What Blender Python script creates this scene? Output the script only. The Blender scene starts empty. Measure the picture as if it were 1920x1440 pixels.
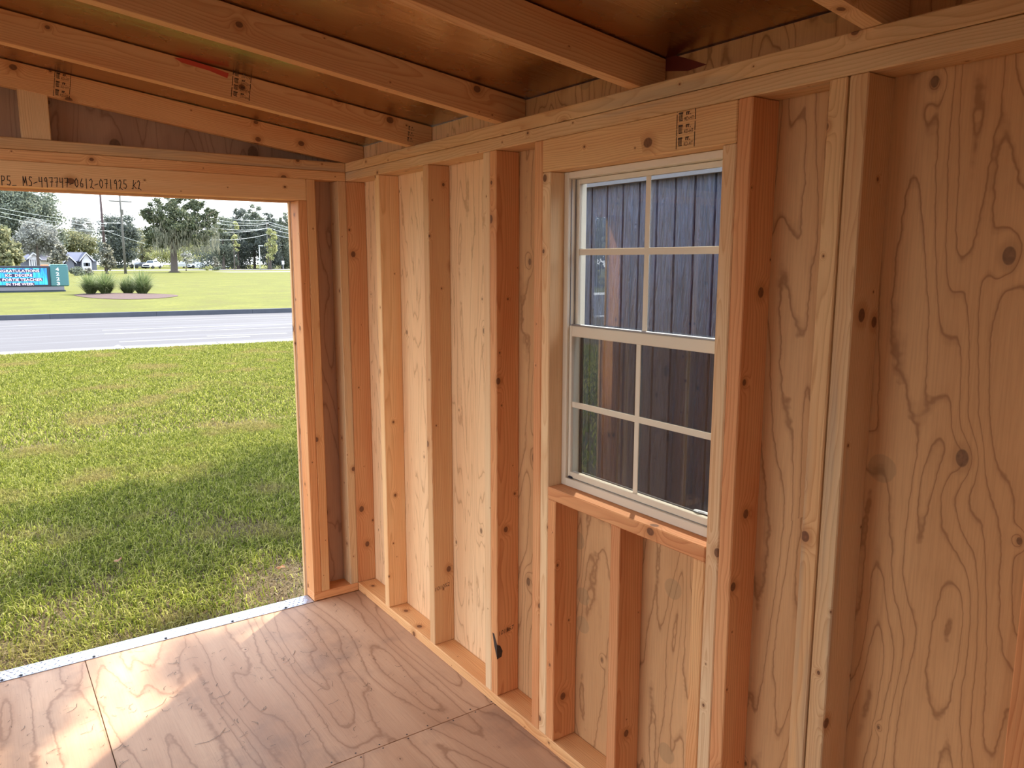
import bpy, bmesh, math, random
import numpy as np
from mathutils import Vector, Matrix
random.seed(7)
RNG = np.random.default_rng(7)
sc = bpy.context.scene
COL = sc.collection

# ------------------------------------------------------------------ camera
CP = Vector((-1.3702, -3.2185, 1.5195))
YAW, PIT, ROL, FPX = math.radians(-34.8734), math.radians(-8.9786), math.radians(0.0649), 1449.67
D = Vector((-math.sin(YAW)*math.cos(PIT), math.cos(YAW)*math.cos(PIT), math.sin(PIT)))
R0 = Vector((math.cos(YAW), math.sin(YAW), 0)); U0 = R0.cross(D)
R = R0*math.cos(ROL)+U0*math.sin(ROL); U = -R0*math.sin(ROL)+U0*math.cos(ROL)
cam_d = bpy.data.cameras.new('camera'); cam = bpy.data.objects.new('camera', cam_d); COL.objects.link(cam)
cam_d.sensor_width = 36; cam_d.lens = FPX/1920*36; cam_d.clip_end = 1500; cam_d.clip_start = .02
cam.matrix_world = Matrix(((R.x, U.x, -D.x, CP.x), (R.y, U.y, -D.y, CP.y), (R.z, U.z, -D.z, CP.z), (0, 0, 0, 1)))
sc.camera = cam
def at(px, py, Y):                       # survey helper: the point at world depth Y on a sight line of the photograph
    v = D+R*((px-960)/FPX)+U*((720-py)/FPX)
    return CP+v*((Y-CP.y)/v.y)
GZ = -0.2
def gr(px, py):                          # the ground point on a sight line
    v = D+R*((px-960)/FPX)+U*((720-py)/FPX)
    return CP+v*((GZ-CP.z)/v.z)

# ------------------------------------------------------------------ sky, sun, exposure
w = bpy.data.worlds.new('sky'); sc.world = w; w.use_nodes = True
nt = w.node_tree; nt.nodes.clear()
o_ = nt.nodes.new('ShaderNodeOutputWorld'); b_ = nt.nodes.new('ShaderNodeBackground')
g_ = nt.nodes.new('ShaderNodeTexCoord'); s_ = nt.nodes.new('ShaderNodeSeparateXYZ'); r_ = nt.nodes.new('ShaderNodeValToRGB')
nt.links.new(g_.outputs['Generated'], s_.inputs[0]); nt.links.new(s_.outputs[2], r_.inputs[0])
nt.links.new(r_.outputs[0], b_.inputs[0]); nt.links.new(b_.outputs[0], o_.inputs[0])
r_.color_ramp.elements[0].position = 0.0; r_.color_ramp.elements[0].color = (.93, .97, 1, 1)
r_.color_ramp.elements[1].position = .75; r_.color_ramp.elements[1].color = (.66, .79, 1, 1)
b_.inputs[1].default_value = 1.5
SUN_EL = math.radians(50); SUN_AZ = Vector((.76, .65, 0)).normalized()
SUN = Vector((SUN_AZ.x*math.cos(SUN_EL), SUN_AZ.y*math.cos(SUN_EL), math.sin(SUN_EL)))
sl = bpy.data.lights.new('sun', 'SUN'); sl.energy = 4.4; sl.angle = math.radians(1.5); sl.color = (1, .92, .76)
so = bpy.data.objects.new('sun', sl); COL.objects.link(so); so.location = SUN*60
so.rotation_euler = SUN.to_track_quat('Z', 'Y').to_euler()
sc.view_settings.view_transform = 'Standard'; sc.view_settings.look = 'None'
sc.view_settings.gamma = 1; sc.view_settings.use_curve_mapping = False
sc.view_settings.exposure = 1.52

# ------------------------------------------------------------------ node helpers
class NT:
    def __init__(s, name):
        s.m = bpy.data.materials.new(name); s.m.use_nodes = True; s.t = s.m.node_tree; s.t.nodes.clear()
        s.out = s.t.nodes.new('ShaderNodeOutputMaterial')
    def n(s, typ, **k):
        x = s.t.nodes.new('ShaderNode'+typ)
        for a, v in k.items(): setattr(x, a, v)
        return x
    def put(s, sock, v):
        if v is None: return
        if isinstance(v, (int, float)):
            sock.default_value = v
        elif isinstance(v, tuple):
            sock.default_value = v if len(v) == len(sock.default_value) else tuple(v)+(1,)
        else: s.t.links.new(v, sock)
    def math(s, op, a, b=None, c=None):
        x = s.n('Math', operation=op); s.put(x.inputs[0], a); s.put(x.inputs[1], b)
        if c is not None: s.put(x.inputs[2], c)
        return x.outputs[0]
    def vmath(s, op, a, b=None):
        x = s.n('VectorMath', operation=op); s.put(x.inputs[0], a); s.put(x.inputs[1], b); return x.outputs[0]
    def noise(s, vec, scale, detail=3, rough=.5, dist=0):
        x = s.n('TexNoise'); s.put(x.inputs['Vector'], vec); x.inputs['Scale'].default_value = scale
        x.inputs['Detail'].default_value = detail; x.inputs['Roughness'].default_value = rough; x.inputs['Distortion'].default_value = dist
        return x.outputs[0]
    def ramp(s, f, pts, interp='LINEAR'):
        x = s.n('ValToRGB'); x.color_ramp.interpolation = interp; s.put(x.inputs[0], f)
        e = x.color_ramp.elements
        while len(e) < len(pts): e.new(.5)
        for i, (p, c) in enumerate(pts):
            e[i].position = p; e[i].color = tuple(c)+(1,) if len(c) == 3 else c
        return x.outputs[0]
    def mix(s, f, a, b, mode='MIX'):
        x = s.n('Mix', data_type='RGBA', blend_type=mode); s.put(x.inputs[0], f); s.put(x.inputs[6], a); s.put(x.inputs[7], b)
        return x.outputs[2]
    def comb(s, a, b, c):
        x = s.n('CombineXYZ'); s.put(x.inputs[0], a); s.put(x.inputs[1], b); s.put(x.inputs[2], c); return x.outputs[0]
    def bump(s, h, strength=.3, dist=.01):
        x = s.n('Bump'); x.inputs['Strength'].default_value = strength; x.inputs['Distance'].default_value = dist
        s.put(x.inputs['Height'], h); return x.outputs[0]
    def pbr(s, col, rough=.5, metal=0, normal=None, spec=.5, emit=None, es=0, alpha=None, trans=None):
        p = s.n('BsdfPrincipled'); s.put(p.inputs['Base Color'], col); s.put(p.inputs['Roughness'], rough)
        s.put(p.inputs['Metallic'], metal); s.put(p.inputs['Specular IOR Level'], spec)
        if normal is not None: s.put(p.inputs['Normal'], normal)
        if emit is not None: s.put(p.inputs['Emission Color'], emit); s.put(p.inputs['Emission Strength'], es)
        if alpha is not None: s.put(p.inputs['Alpha'], alpha)
        sh = p.outputs[0]
        if trans is not None:
            t = s.n('BsdfTranslucent'); s.put(t.inputs[0], col); mx = s.n('MixShader'); mx.inputs[0].default_value = trans
            s.t.links.new(sh, mx.inputs[1]); s.t.links.new(t.outputs[0], mx.inputs[2]); sh = mx.outputs[0]
        s.t.links.new(sh, s.out.inputs[0]); return s.m
def rampv(x, f, a, b):                    # smooth 0..1 between a and b
    m = x.n('MapRange', interpolation_type='SMOOTHSTEP'); x.put(m.inputs[0], f)
    x.put(m.inputs[1], a); x.put(m.inputs[2], b); return m.outputs[0]

def wood_mat(name, early, late, rings=150, knots=1.0, grain=1.0, blue=0.0):
    x = NT(name)
    tc = x.n('TexCoord').outputs['Object']; oi = x.n('ObjectInfo'); rd = oi.outputs['Random']
    sp = x.n('SeparateXYZ'); x.put(sp.inputs[0], tc); X, Y, Z = sp.outputs
    r2 = x.math('FRACT', x.math('MULTIPLY', rd, 17.31)); r3 = x.math('FRACT', x.math('MULTIPLY', rd, 71.7))
    X = x.math('ADD', X, x.math('MULTIPLY', rd, 40))
    # knots
    kv = x.comb(x.math('MULTIPLY', X, 6.0), x.math('ADD', x.math('MULTIPLY', x.math('ADD', Y, Z), 7.5), x.math('MULTIPLY', r2, 9)), 0)
    vo = x.n('TexVoronoi', voronoi_dimensions='2D'); x.put(vo.inputs['Vector'], kv); vo.inputs['Scale'].default_value = 1
    d = vo.outputs['Distance']; kc = x.n('SeparateColor'); x.put(kc.inputs[0], vo.outputs['Color'])
    rad = x.math('ADD', .012, x.math('MULTIPLY', x.math('POWER', kc.outputs[0], 2.5), .085*knots)); rad = x.math('MINIMUM', rad, .10)
    kw = x.math('EXPONENT', x.math('MULTIPLY', x.math('POWER', x.math('DIVIDE', d, x.math('MULTIPLY', rad, 2.2)), 2), -1))
    # rings
    yc = x.math('MULTIPLY', x.math('SUBTRACT', r2, .5), .16); zc = x.math('ADD', .02, x.math('MULTIPLY', r3, .09))
    yy = x.math('SUBTRACT', Y, yc); zz = x.math('SUBTRACT', Z, zc)
    wv = x.comb(x.math('MULTIPLY', X, .9), x.math('MULTIPLY', Y, 6), x.math('MULTIPLY', Z, 6))
    warp = x.noise(wv, 1.0, 3, .55)
    r = x.math('SQRT', x.math('ADD', x.math('MULTIPLY', yy, yy), x.math('MULTIPLY', zz, zz)))
    r = x.math('ADD', r, x.math('MULTIPLY', warp, .10*grain)); r = x.math('ADD', r, x.math('MULTIPLY', kw, .022))
    fr = x.math('FRACT', x.math('MULTIPLY', r, rings))
    ring = x.ramp(fr, [(0, (.05,)*3), (.45, (.18,)*3), (.78, (.62,)*3), (.9, (1,)*3), (1, (.12,)*3)])
    fib = x.noise(x.comb(x.math('MULTIPLY', X, 7), x.math('MULTIPLY', Y, 330), x.math('MULTIPLY', Z, 330)), 1, 2, .6)
    tone = x.noise(x.comb(x.math('MULTIPLY', X, 1.7), x.math('MULTIPLY', Y, 14), x.math('MULTIPLY', Z, 14)), 1, 2)
    f = x.math('MULTIPLY', ring, x.math('ADD', .25, x.math('MULTIPLY', tone, .75)))
    col = x.mix(f, early, late)
    col = x.mix(x.math('MULTIPLY', rampv(x, tone, .35, .75), .40), col, tuple(c*k for c, k in zip(late, (1.3, 1.15, 1.0))))
    col = x.mix(x.math('MULTIPLY', x.math('SUBTRACT', fib, .5), .55), col, (.25, .12, .05))
    if blue:
        bl = rampv(x, x.noise(x.comb(x.math('MULTIPLY', X, 1.1), x.math('MULTIPLY', Y, 18), x.math('MULTIPLY', Z, 18)), 1, 3), .52, .68)
        col = x.mix(x.math('MULTIPLY', bl, blue), col, (.30, .27, .22))
    halo = x.math('SUBTRACT', 1, rampv(x, d, rad, x.math('MULTIPLY', rad, 2.6)))
    col = x.mix(x.math('MULTIPLY', halo, .45), col, (.42, .16, .05))
    kk = x.math('SUBTRACT', 1, rampv(x, d, x.math('MULTIPLY', rad, .75), rad))
    kin = x.mix(x.noise(tc, 160, 2), (.05, .02, .012), (.26, .10, .045))
    col = x.mix(x.math('MULTIPLY', kk, .88), col, kin)
    col = x.mix(1.0, col, oi.outputs['Color'], 'MULTIPLY')
    hgt = x.math('ADD', x.math('MULTIPLY', fib, .6), x.math('MULTIPLY', ring, .4))
    return x.pbr(col, .62, normal=x.bump(hgt, .25, .0015), spec=.25)

def ply_mat(name, base, line, dark, sx=.9, sy=5, n=13, knots=.09, contrast=.5, patch=0, dirt=0, kmin=.012):
    x = NT(name)
    tc = x.n('TexCoord').outputs['Object']; oi = x.n('ObjectInfo'); rd = oi.outputs['Random']
    sp = x.n('SeparateXYZ'); x.put(sp.inputs[0], tc); X, Y, Z = sp.outputs
    X = x.math('ADD', X, x.math('MULTIPLY', rd, 31)); Y = x.math('ADD', Y, x.math('MULTIPLY', rd, 13))
    vo = x.n('TexVoronoi', voronoi_dimensions='2D'); x.put(vo.inputs['Vector'], x.comb(x.math('MULTIPLY', X, 2.7), x.math('MULTIPLY', Y, 4.0), 0)); vo.inputs['Scale'].default_value = 1
    d = vo.outputs['Distance']; kc = x.n('SeparateColor'); x.put(kc.inputs[0], vo.outputs['Color'])
    rad = x.math('ADD', kmin, x.math('MULTIPLY', x.math('POWER', kc.outputs[0], 2), knots))
    kw = x.math('EXPONENT', x.math('MULTIPLY', x.math('POWER', x.math('DIVIDE', d, x.math('MULTIPLY', rad, 2.6)), 2), -1))
    jag = x.noise(x.comb(x.math('MULTIPLY', X, 26), x.math('MULTIPLY', Y, 20), 0), 1, 2, .6)
    h = x.noise(x.comb(x.math('MULTIPLY', X, sx), x.math('MULTIPLY', Y, sy), 0), 1, 2.2, .42, .25)
    h = x.math('ADD', h, x.math('MULTIPLY', kw, .10)); h = x.math('ADD', h, x.math('MULTIPLY', jag, .022))
    fr = x.math('FRACT', x.math('MULTIPLY', h, n))
    ln = x.ramp(fr, [(0, (.85,)*3), (.05, (.35,)*3), (.16, (.06,)*3), (.55, (0,)*3), (.90, (.14,)*3), (.965, (1,)*3), (1, (.9,)*3)])
    tone = x.noise(x.comb(x.math('MULTIPLY', X, .8), x.math('MULTIPLY', Y, 5), 0), 1, 3)
    col = x.mix(rampv(x, tone, .3, .7), base, dark)
    col = x.mix(x.math('MULTIPLY', ln, contrast), col, line)
    fib = x.noise(x.comb(x.math('MULTIPLY', X, 9), x.math('MULTIPLY', Y, 260), x.math('MULTIPLY', Z, 50)), 1, 2, .6)
    col = x.mix(x.math('MULTIPLY', x.math('SUBTRACT', fib, .42), .55), col, line)
    if patch:
        v2 = x.n('TexVoronoi', voronoi_dimensions='2D'); x.put(v2.inputs['Vector'], x.comb(x.math('MULTIPLY', X, 5.5), x.math('ADD', x.math('MULTIPLY', Y, 5.3), 3.3), 0)); v2.inputs['Scale'].default_value = 1
        c2 = x.n('SeparateColor'); x.put(c2.inputs[0], v2.outputs['Color'])
        pm = x.math('MULTIPLY', x.math('SUBTRACT', 1, rampv(x, x.math('ADD', v2.outputs['Distance'], x.math('MULTIPLY', jag, .05)), .17, .19)), x.math('GREATER_THAN', c2.outputs[1], 1-patch))
        col = x.mix(x.math('MULTIPLY', pm, .35), col, (.30, .22, .12))
    halo = x.math('SUBTRACT', 1, rampv(x, d, rad, x.math('MULTIPLY', rad, 2.2)))
    col = x.mix(x.math('MULTIPLY', halo, .3), col, line)
    kk = x.math('SUBTRACT', 1, rampv(x, d, x.math('MULTIPLY', rad, .8), rad))
    kin = x.mix(x.noise(tc, 110, 2), (.06, .03, .02), (.28, .14, .07))
    col = x.mix(x.math('MULTIPLY', kk, .8), col, kin)
    if dirt:
        dd = rampv(x, x.noise(tc, 2.2, 6, .62), .50, .72)
        col = x.mix(x.math('MULTIPLY', dd, dirt), col, (.20, .13, .10))
        sp2 = rampv(x, x.noise(tc, 140, 2, .5), .70, .78)
        col = x.mix(x.math('MULTIPLY', sp2, .5), col, (.14, .09, .07))
    col = x.mix(1.0, col, oi.outputs['Color'], 'MULTIPLY')
    return x.pbr(col, .6 if not dirt else .55, normal=x.bump(x.math('ADD', fib, x.math('MULTIPLY', ln, -.5)), .2, .002), spec=.25)

def plain(name, col, rough=.5, metal=0, var=.0, scale=20, bump=0, spec=.5, **k):
    x = NT(name); tc = x.n('TexCoord').outputs['Object']; c = col; nz = x.noise(tc, scale, 4)
    if var: c = x.mix(nz, tuple(v*(1-var) for v in col), tuple(min(1, v*(1+var)) for v in col))
    return x.pbr(c, rough, metal, normal=x.bump(nz, bump, .01) if bump else None, spec=spec, **k)

def leaf_mat(name, cols, trans=.35, rough=.55):
    x = NT(name); g = x.n('NewGeometry'); rp = g.outputs['Random Per Island']
    pts = [(i/(len(cols)-1), c) for i, c in enumerate(cols)]
    return x.pbr(x.ramp(rp, pts), rough, spec=.3, trans=trans)

M = {}
M['wood'] = wood_mat('pine_lumber', (.80, .48, .235), (.50, .20, .07))
M['woodp'] = wood_mat('pale_pine_lumber', (.86, .59, .33), (.60, .31, .14), rings=190, grain=.7)
M['woodb'] = wood_mat('blue_stained_pine', (.76, .50, .265), (.50, .26, .11), rings=170, blue=.4)
M['woodr'] = wood_mat('reddish_pine', (.74, .37, .165), (.46, .155, .055), rings=120)
M['woodk'] = wood_mat('knotty_pine', (.80, .48, .22), (.52, .22, .08), rings=130, knots=1.9, grain=1.3)
M['ply'] = ply_mat('wall_plywood', (.74, .44, .215), (.27, .115, .045), (.63, .35, .16), n=18, contrast=.7, patch=.22)
M['plyf'] = ply_mat('fine_wall_plywood', (.90, .61, .345), (.44, .22, .10), (.83, .51, .27), sy=9, n=17, knots=.020, contrast=.6)
M['plyd'] = ply_mat('dark_gable_plywood', (.56, .34, .21), (.26, .12, .07), (.46, .26, .16), sy=6, n=12, contrast=.65)
M['plyfloor'] = ply_mat('floor_plywood', (.64, .39, .235), (.30, .145, .075), (.48, .26, .145), sx=.75, sy=3.4, n=13, knots=.010, kmin=.003, contrast=.72, dirt=.5)
def foil():
    x = NT('roof_foil'); tc = x.n('TexCoord').outputs['Object']
    sp = x.n('SeparateXYZ'); x.put(sp.inputs[0], tc)
    v = x.comb(x.math('MULTIPLY', sp.outputs[0], 5), x.math('MULTIPLY', sp.outputs[1], 42), 0)
    n1 = x.noise(v, 1, 5, .6, .8); n2 = x.noise(tc, 4, 4, .6)
    c = x.mix(n2, (.46, .29, .135), (.66, .46, .24))
    h = x.math('ADD', n1, x.math('MULTIPLY', n2, 1.5))
    return x.pbr(c, x.math('ADD', .17, x.math('MULTIPLY', n2, .2)), 1.0, normal=x.bump(h, .16, .01))
M['foil'] = foil()
M['vinyl'] = plain('window_vinyl', (.76, .66, .52), .38)  # cream tint puts light bounced off the lumber into the white vinyl
M['alu'] = plain('grey_aluminium_track', (.30, .30, .33), .35, .8)
M['rubber'] = plain('dark_gasket', (.03, .03, .035), .6)
def glass():
    x = NT('window_glass'); t = x.n('BsdfTransparent'); t.inputs[0].default_value = (.96, .98, .98, 1)
    g = x.n('BsdfGlossy'); g.inputs['Roughness'].default_value = .0
    ge = x.n('NewGeometry'); dt = x.n('VectorMath', operation='DOT_PRODUCT'); x.put(dt.inputs[0], ge.outputs['Normal']); x.put(dt.inputs[1], ge.outputs['Incoming'])
    f = x.math('ADD', .045, x.math('MULTIPLY', x.math('POWER', x.math('SUBTRACT', 1, x.math('ABSOLUTE', dt.outputs['Value'])), 5), .95))
    m = x.n('MixShader'); x.put(m.inputs[0], x.math('MINIMUM', x.math('MULTIPLY', f, 1.35), 1.0))
    x.t.links.new(t.outputs[0], m.inputs[1]); x.t.links.new(g.outputs[0], m.inputs[2]); x.t.links.new(m.outputs[0], x.out.inputs[0]); return x.m
M['glass'] = glass()
def screen():
    x = NT('insect_screen'); t = x.n('BsdfTransparent'); dfs = x.n('BsdfDiffuse'); dfs.inputs[0].default_value = (.06, .05, .045, 1)
    m = x.n('MixShader'); m.inputs[0].default_value = .42
    x.t.links.new(t.outputs[0], m.inputs[1]); x.t.links.new(dfs.outputs[0], m.inputs[2]); x.t.links.new(m.outputs[0], x.out.inputs[0]); return x.m
M['screen'] = screen()
def siding():
    x = NT('blue_grey_siding'); tc = x.n('TexCoord').outputs['Object']; sp = x.n('SeparateXYZ'); x.put(sp.inputs[0], tc)
    n = x.noise(x.comb(x.math('MULTIPLY', sp.outputs[0], 60), x.math('MULTIPLY', sp.outputs[1], 60), x.math('MULTIPLY', sp.outputs[2], 7)), 1, 4, .6, 1.2)
    c = x.mix(rampv(x, n, .35, .65), (.008, .017, .045), (.026, .045, .105))
    return x.pbr(c, .45, normal=x.bump(n, 1.0, .015), spec=.6)
M['siding'] = siding()
M['tan_siding'] = plain('tan_exterior_siding', (.42, .34, .25), .7, var=.1)
M['ink'] = plain('black_ink', (.025, .015, .012), .8)
M['stampink'] = plain('faded_stamp_ink', (.07, .035, .02), .8)
M['redtape'] = plain('red_paint_mark', (.55, .06, .03), .6, var=.2)
M['redsmear'] = plain('dark_red_smear', (.16, .022, .014), .7, var=.3)
M['bark_dark'] = plain('bark_inclusion', (.05, .03, .022), .9, var=.5, scale=60, bump=.5)
M['plate'] = plain('diamond_plate_metal', (.44, .46, .54), .38, .85, var=.08, scale=8)
M['screwm'] = plain('dark_screw', (.04, .04, .045), .4, .7)
M['debris'] = leaf_mat('dry_debris', [(.05, .03, .02), (.11, .07, .04), (.20, .13, .08)], 0)
M['paper'] = plain('white_paper_tag', (.85, .85, .85), .6, var=.05)
def grassground(name, a, b, c, sc1):
    x = NT(name); tc = x.n('TexCoord').outputs['Object']
    n1 = x.noise(tc, sc1, 5, .6); n2 = x.noise(tc, sc1*14, 4, .65); n3 = x.noise(tc, .12, 3)
    f = x.math('ADD', x.math('MULTIPLY', n1, .5), x.math('MULTIPLY', n2, .5))
    col = x.ramp(f, [(.34, c), (.48, a), (.62, b)])
    n4 = x.noise(tc, 1.3, 5, .7); col = x.mix(x.math('MULTIPLY', rampv(x, n3, .4, .65), .35), col, a); col = x.mix(x.math('MULTIPLY', rampv(x, n4, .5, .62), .45), col, tuple(.62*v for v in b))
    return x.pbr(col, .9, normal=x.bump(n2, .5, .05), spec=.1)
M['lawn_far'] = grassground('far_lawn', (.095, .100, .020), (.140, .138, .028), (.095, .08, .03), .5)
M['soil'] = grassground('near_soil_thatch', (.085, .06, .028), (.13, .10, .055), (.07, .042, .026), 3)
def blademat():
    x = NT('grass_blades'); g = x.n('NewGeometry'); tc = x.n('TexCoord').outputs['Object']
    c = x.ramp(g.outputs['Random Per Island'], [(0, (.045, .06, .008)), (.35, (.13, .155, .018)), (.72, (.27, .29, .04)), (1, (.46, .43, .15))])
    n = rampv(x, x.noise(tc, 1.1, 4, .6), .50, .66)
    c = x.mix(x.math('MULTIPLY', n, .6), c, (.30, .22, .09))
    return x.pbr(c, .7, spec=.08, trans=.5)
M['blade'] = blademat()
M['thatch'] = leaf_mat('dry_thatch', [(.05, .035, .02), (.16, .11, .06), (.30, .23, .12)], .1)
def road():
    x = NT('asphalt'); tc = x.n('TexCoord').outputs['Object']; sp = x.n('SeparateXYZ'); x.put(sp.inputs[0], tc)
    n = x.noise(tc, 35, 3, .7); s = x.noise(x.comb(x.math('MULTIPLY', sp.outputs[0], .12), x.math('MULTIPLY', sp.outputs[1], 2.4), 0), 1, 3)
    c = x.mix(n, (.072, .068, .074), (.104, .099, .108)); c = x.mix(x.math('MULTIPLY', rampv(x, s, .5, .65), .35), c, (.145, .142, .155))
    return x.pbr(c, .85, normal=x.bump(n, .3, .01), spec=.2)
M['road'] = road()
M['concrete'] = plain('gutter_concrete', (.15, .14, .137), .85, var=.12, scale=6)
M['paint'] = plain('worn_white_line', (.175, .172, .18), .8, var=.12, scale=9)
M['curb'] = plain('dark_curb', (.055, .06, .075), .9, var=.25, scale=4)
M['mulch'] = plain('red_mulch', (.055, .024, .020), .95, var=.6, scale=14, bump=.8)
M['teal'] = plain('teal_sign_paint', (.045, .15, .165), .5, var=.05)
M['tealp'] = plain('pale_teal_edge', (.22, .40, .38), .5)
M['black'] = plain('black_plastic', (.012, .014, .03), .4)
M['plinth'] = plain('grey_plinth', (.17, .165, .19), .8, var=.05)
M['footing'] = plain('dark_blue_footing', (.035, .05, .075), .8)
def led():
    x = NT('led_screen'); tc = x.n('TexCoord').outputs['Object']; sp = x.n('SeparateXYZ'); x.put(sp.inputs[0], tc)
    n = x.noise(x.comb(x.math('MULTIPLY', sp.outputs[0], 9), 0, x.math('MULTIPLY', sp.outputs[2], .8)), 1, 3, .7)
    c = x.ramp(n, [(.36, (.006, .04, .16)), (.46, (.01, .17, .42)), (.56, (.02, .36, .62)), (.7, (.10, .55, .75))])
    return x.pbr(c, .4, emit=c, es=.32)
M['led'] = led()
M['ledtext'] = plain('led_text', (.9, .7, .8), .5, emit=(1, .72, .85), es=.5)
M['leddark'] = plain('led_dark_backing', (.02, .01, .06), .5)
M['numeral'] = plain('white_numerals', (.85, .87, .88), .5)
M['white'] = plain('white_paint', (.55, .56, .58), .5)
M['polewood'] = plain('weathered_pole', (.10, .095, .085), .9, var=.2)
M['poledark'] = plain('dark_pole', (.055, .035, .035), .9, var=.2)
M['wire'] = plain('bright_cable', (.75, .78, .78), .4)
M['galv'] = plain('galvanised_steel', (.55, .60, .64), .45, .3)
M['bark'] = plain('tree_bark', (.070, .055, .045), .95, var=.35, scale=6, bump=.6)
M['roofblue'] = plain('blue_grey_shingles', (.07, .08, .13), .8, var=.15)
M['roofpale'] = plain('pale_roof', (.24, .22, .24), .8, var=.1)
M['wallgrey'] = plain('grey_house_wall', (.13, .14, .16), .8)
M['wallcream'] = plain('cream_house_wall', (.45, .42, .36), .8)
M['windowdark'] = plain('dark_window_glass', (.03, .04, .05), .15)
M['carwhite'] = plain('white_car_paint', (.75, .78, .85), .25)
M['cardark'] = plain('dark_car_paint', (.03, .035, .05), .25)
M['carsilver'] = plain('silver_car_paint', (.45, .47, .50), .25, .4)
M['tyre'] = plain('tyre_rubber', (.02, .02, .02), .8)
M['orange'] = plain('orange_barrier', (.75, .16, .06), .6)
M['leafA'] = leaf_mat('leaf_blue_green', [(0.090, 0.108, 0.088), (0.156, 0.180, 0.135), (0.256, 0.275, 0.186)])
M['leafB'] = leaf_mat('leaf_olive', [(0.109, 0.119, 0.069), (0.202, 0.213, 0.113), (0.383, 0.350, 0.193)])
M['leafC'] = leaf_mat('leaf_grey_green', [(0.162, 0.164, 0.152), (0.279, 0.285, 0.263), (0.425, 0.424, 0.390)])
M['leafD'] = leaf_mat('leaf_dark_pine', [(0.062, 0.074, 0.070), (0.107, 0.123, 0.109), (0.179, 0.203, 0.153)])
M['leafE'] = leaf_mat('leaf_yellow_green', [(0.201, 0.223, 0.095), (0.354, 0.368, 0.156), (0.539, 0.519, 0.263)])
M['leafM'] = leaf_mat('magnolia_leaf', [(0.058, 0.066, 0.051), (0.121, 0.121, 0.090), (0.539, 0.492, 0.384)], .2, .3)
M['leafO'] = leaf_mat('oak_leaf', [(.04, .052, .03), (.085, .105, .058), (.19, .20, .11)])
M['moss'] = leaf_mat('hanging_moss', [(.10, .105, .08), (.18, .18, .135), (.32, .30, .21)])
M['reed'] = leaf_mat('ornamental_grass_leaf', [(.07, .11, .035), (.14, .19, .07), (.30, .32, .17)])
M['leafdry'] = leaf_mat('dry_leaf', [(.28, .08, .03), (.34, .16, .07)])

# ------------------------------------------------------------------ object helpers
def tag(o, label=None, cat=None, group=None, kind=None):
    if label: o['label'] = label
    if cat: o['category'] = cat
    if group: o['group'] = group
    if kind: o['kind'] = kind
    return o
def thing(name, label, cat, loc=(0, 0, 0), group=None):
    o = bpy.data.objects.new(name, None); o.location = loc; o.empty_display_size = .2; COL.objects.link(o)
    return tag(o, label, cat, group)
def structure(name):
    o = bpy.data.objects.new(name, None); o.empty_display_size = .2; COL.objects.link(o); o['kind'] = 'structure'; return o
WM = {}
def wm(o): return WM.get(o.name, Matrix.Translation(o.location))
def link(name, me, mat, parent=None, mw=None, kind=None):
    o = bpy.data.objects.new(name, me); COL.objects.link(o)
    if mat is not None and not me.materials: me.materials.append(mat)
    mw = mw or Matrix.Identity(4)
    if parent is not None:
        o.parent = parent; o.matrix_parent_inverse = wm(parent).inverted()
    o.matrix_basis = mw; WM[o.name] = mw.copy()
    if kind: o['kind'] = kind
    return o
def bm_obj(name, bm, mat, parent=None, mw=None, kind=None, smooth=False):
    me = bpy.data.meshes.new(name); bmesh.ops.recalc_face_normals(bm, faces=bm.faces); bm.to_mesh(me); bm.free()
    if smooth: me.polygons.foreach_set('use_smooth', [True]*len(me.polygons))
    return link(name, me, mat, parent, mw, kind)
def add_box(bm, lo, hi, bevel=0):
    vs = [bm.verts.new((x, y, z)) for x in (lo[0], hi[0]) for y in (lo[1], hi[1]) for z in (lo[2], hi[2])]
    fs = [bm.faces.new([vs[i] for i in q]) for q in ((0, 1, 3, 2), (4, 6, 7, 5), (0, 4, 5, 1), (2, 3, 7, 6), (0, 2, 6, 4), (1, 5, 7, 3))]
    if bevel:
        es = {e for f in fs for e in f.edges}
        bmesh.ops.bevel(bm, geom=list(es), offset=bevel, segments=1, affect='EDGES', profile=.5)
    return vs
def box(name, lo, hi, mat, parent=None, bevel=0):
    lo, hi = Vector(lo), Vector(hi); c = (lo+hi)/2
    bm = bmesh.new(); add_box(bm, lo-c, hi-c, bevel)
    return bm_obj(name, bm, mat, parent, Matrix.Translation(c))
AX = {'x': Matrix.Identity(3), 'y': Matrix(((0, -1, 0), (1, 0, 0), (0, 0, 1))), 'z': Matrix(((0, 0, 1), (0, 1, 0), (-1, 0, 0)))}
AX['z'] = Matrix(((0, 0, -1), (0, 1, 0), (1, 0, 0)))
def board(name, lo, hi, axis, mat, parent, bevel=.0025, tint=1.0, hue=0.0):
    """a piece of lumber: local X runs along the grain"""
    lo, hi = Vector(lo), Vector(hi); c = (lo+hi)/2; h = (hi-lo)/2; Rm = AX[axis]
    hl = Rm.transposed() @ h; hl = Vector([abs(v) for v in hl])
    bm = bmesh.new(); add_box(bm, -hl, hl, min(bevel, min(hl)*.4))
    o = bm_obj(name, bm, mat, parent, Matrix.Translation(c) @ Rm.to_4x4())
    t = tint*random.uniform(.96, 1.04); hh = hue+random.uniform(-.03, .03)
    o.color = (min(1.15, t*(1+hh)), t, t*(1-hh*1.6), 1)
    return o
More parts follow.
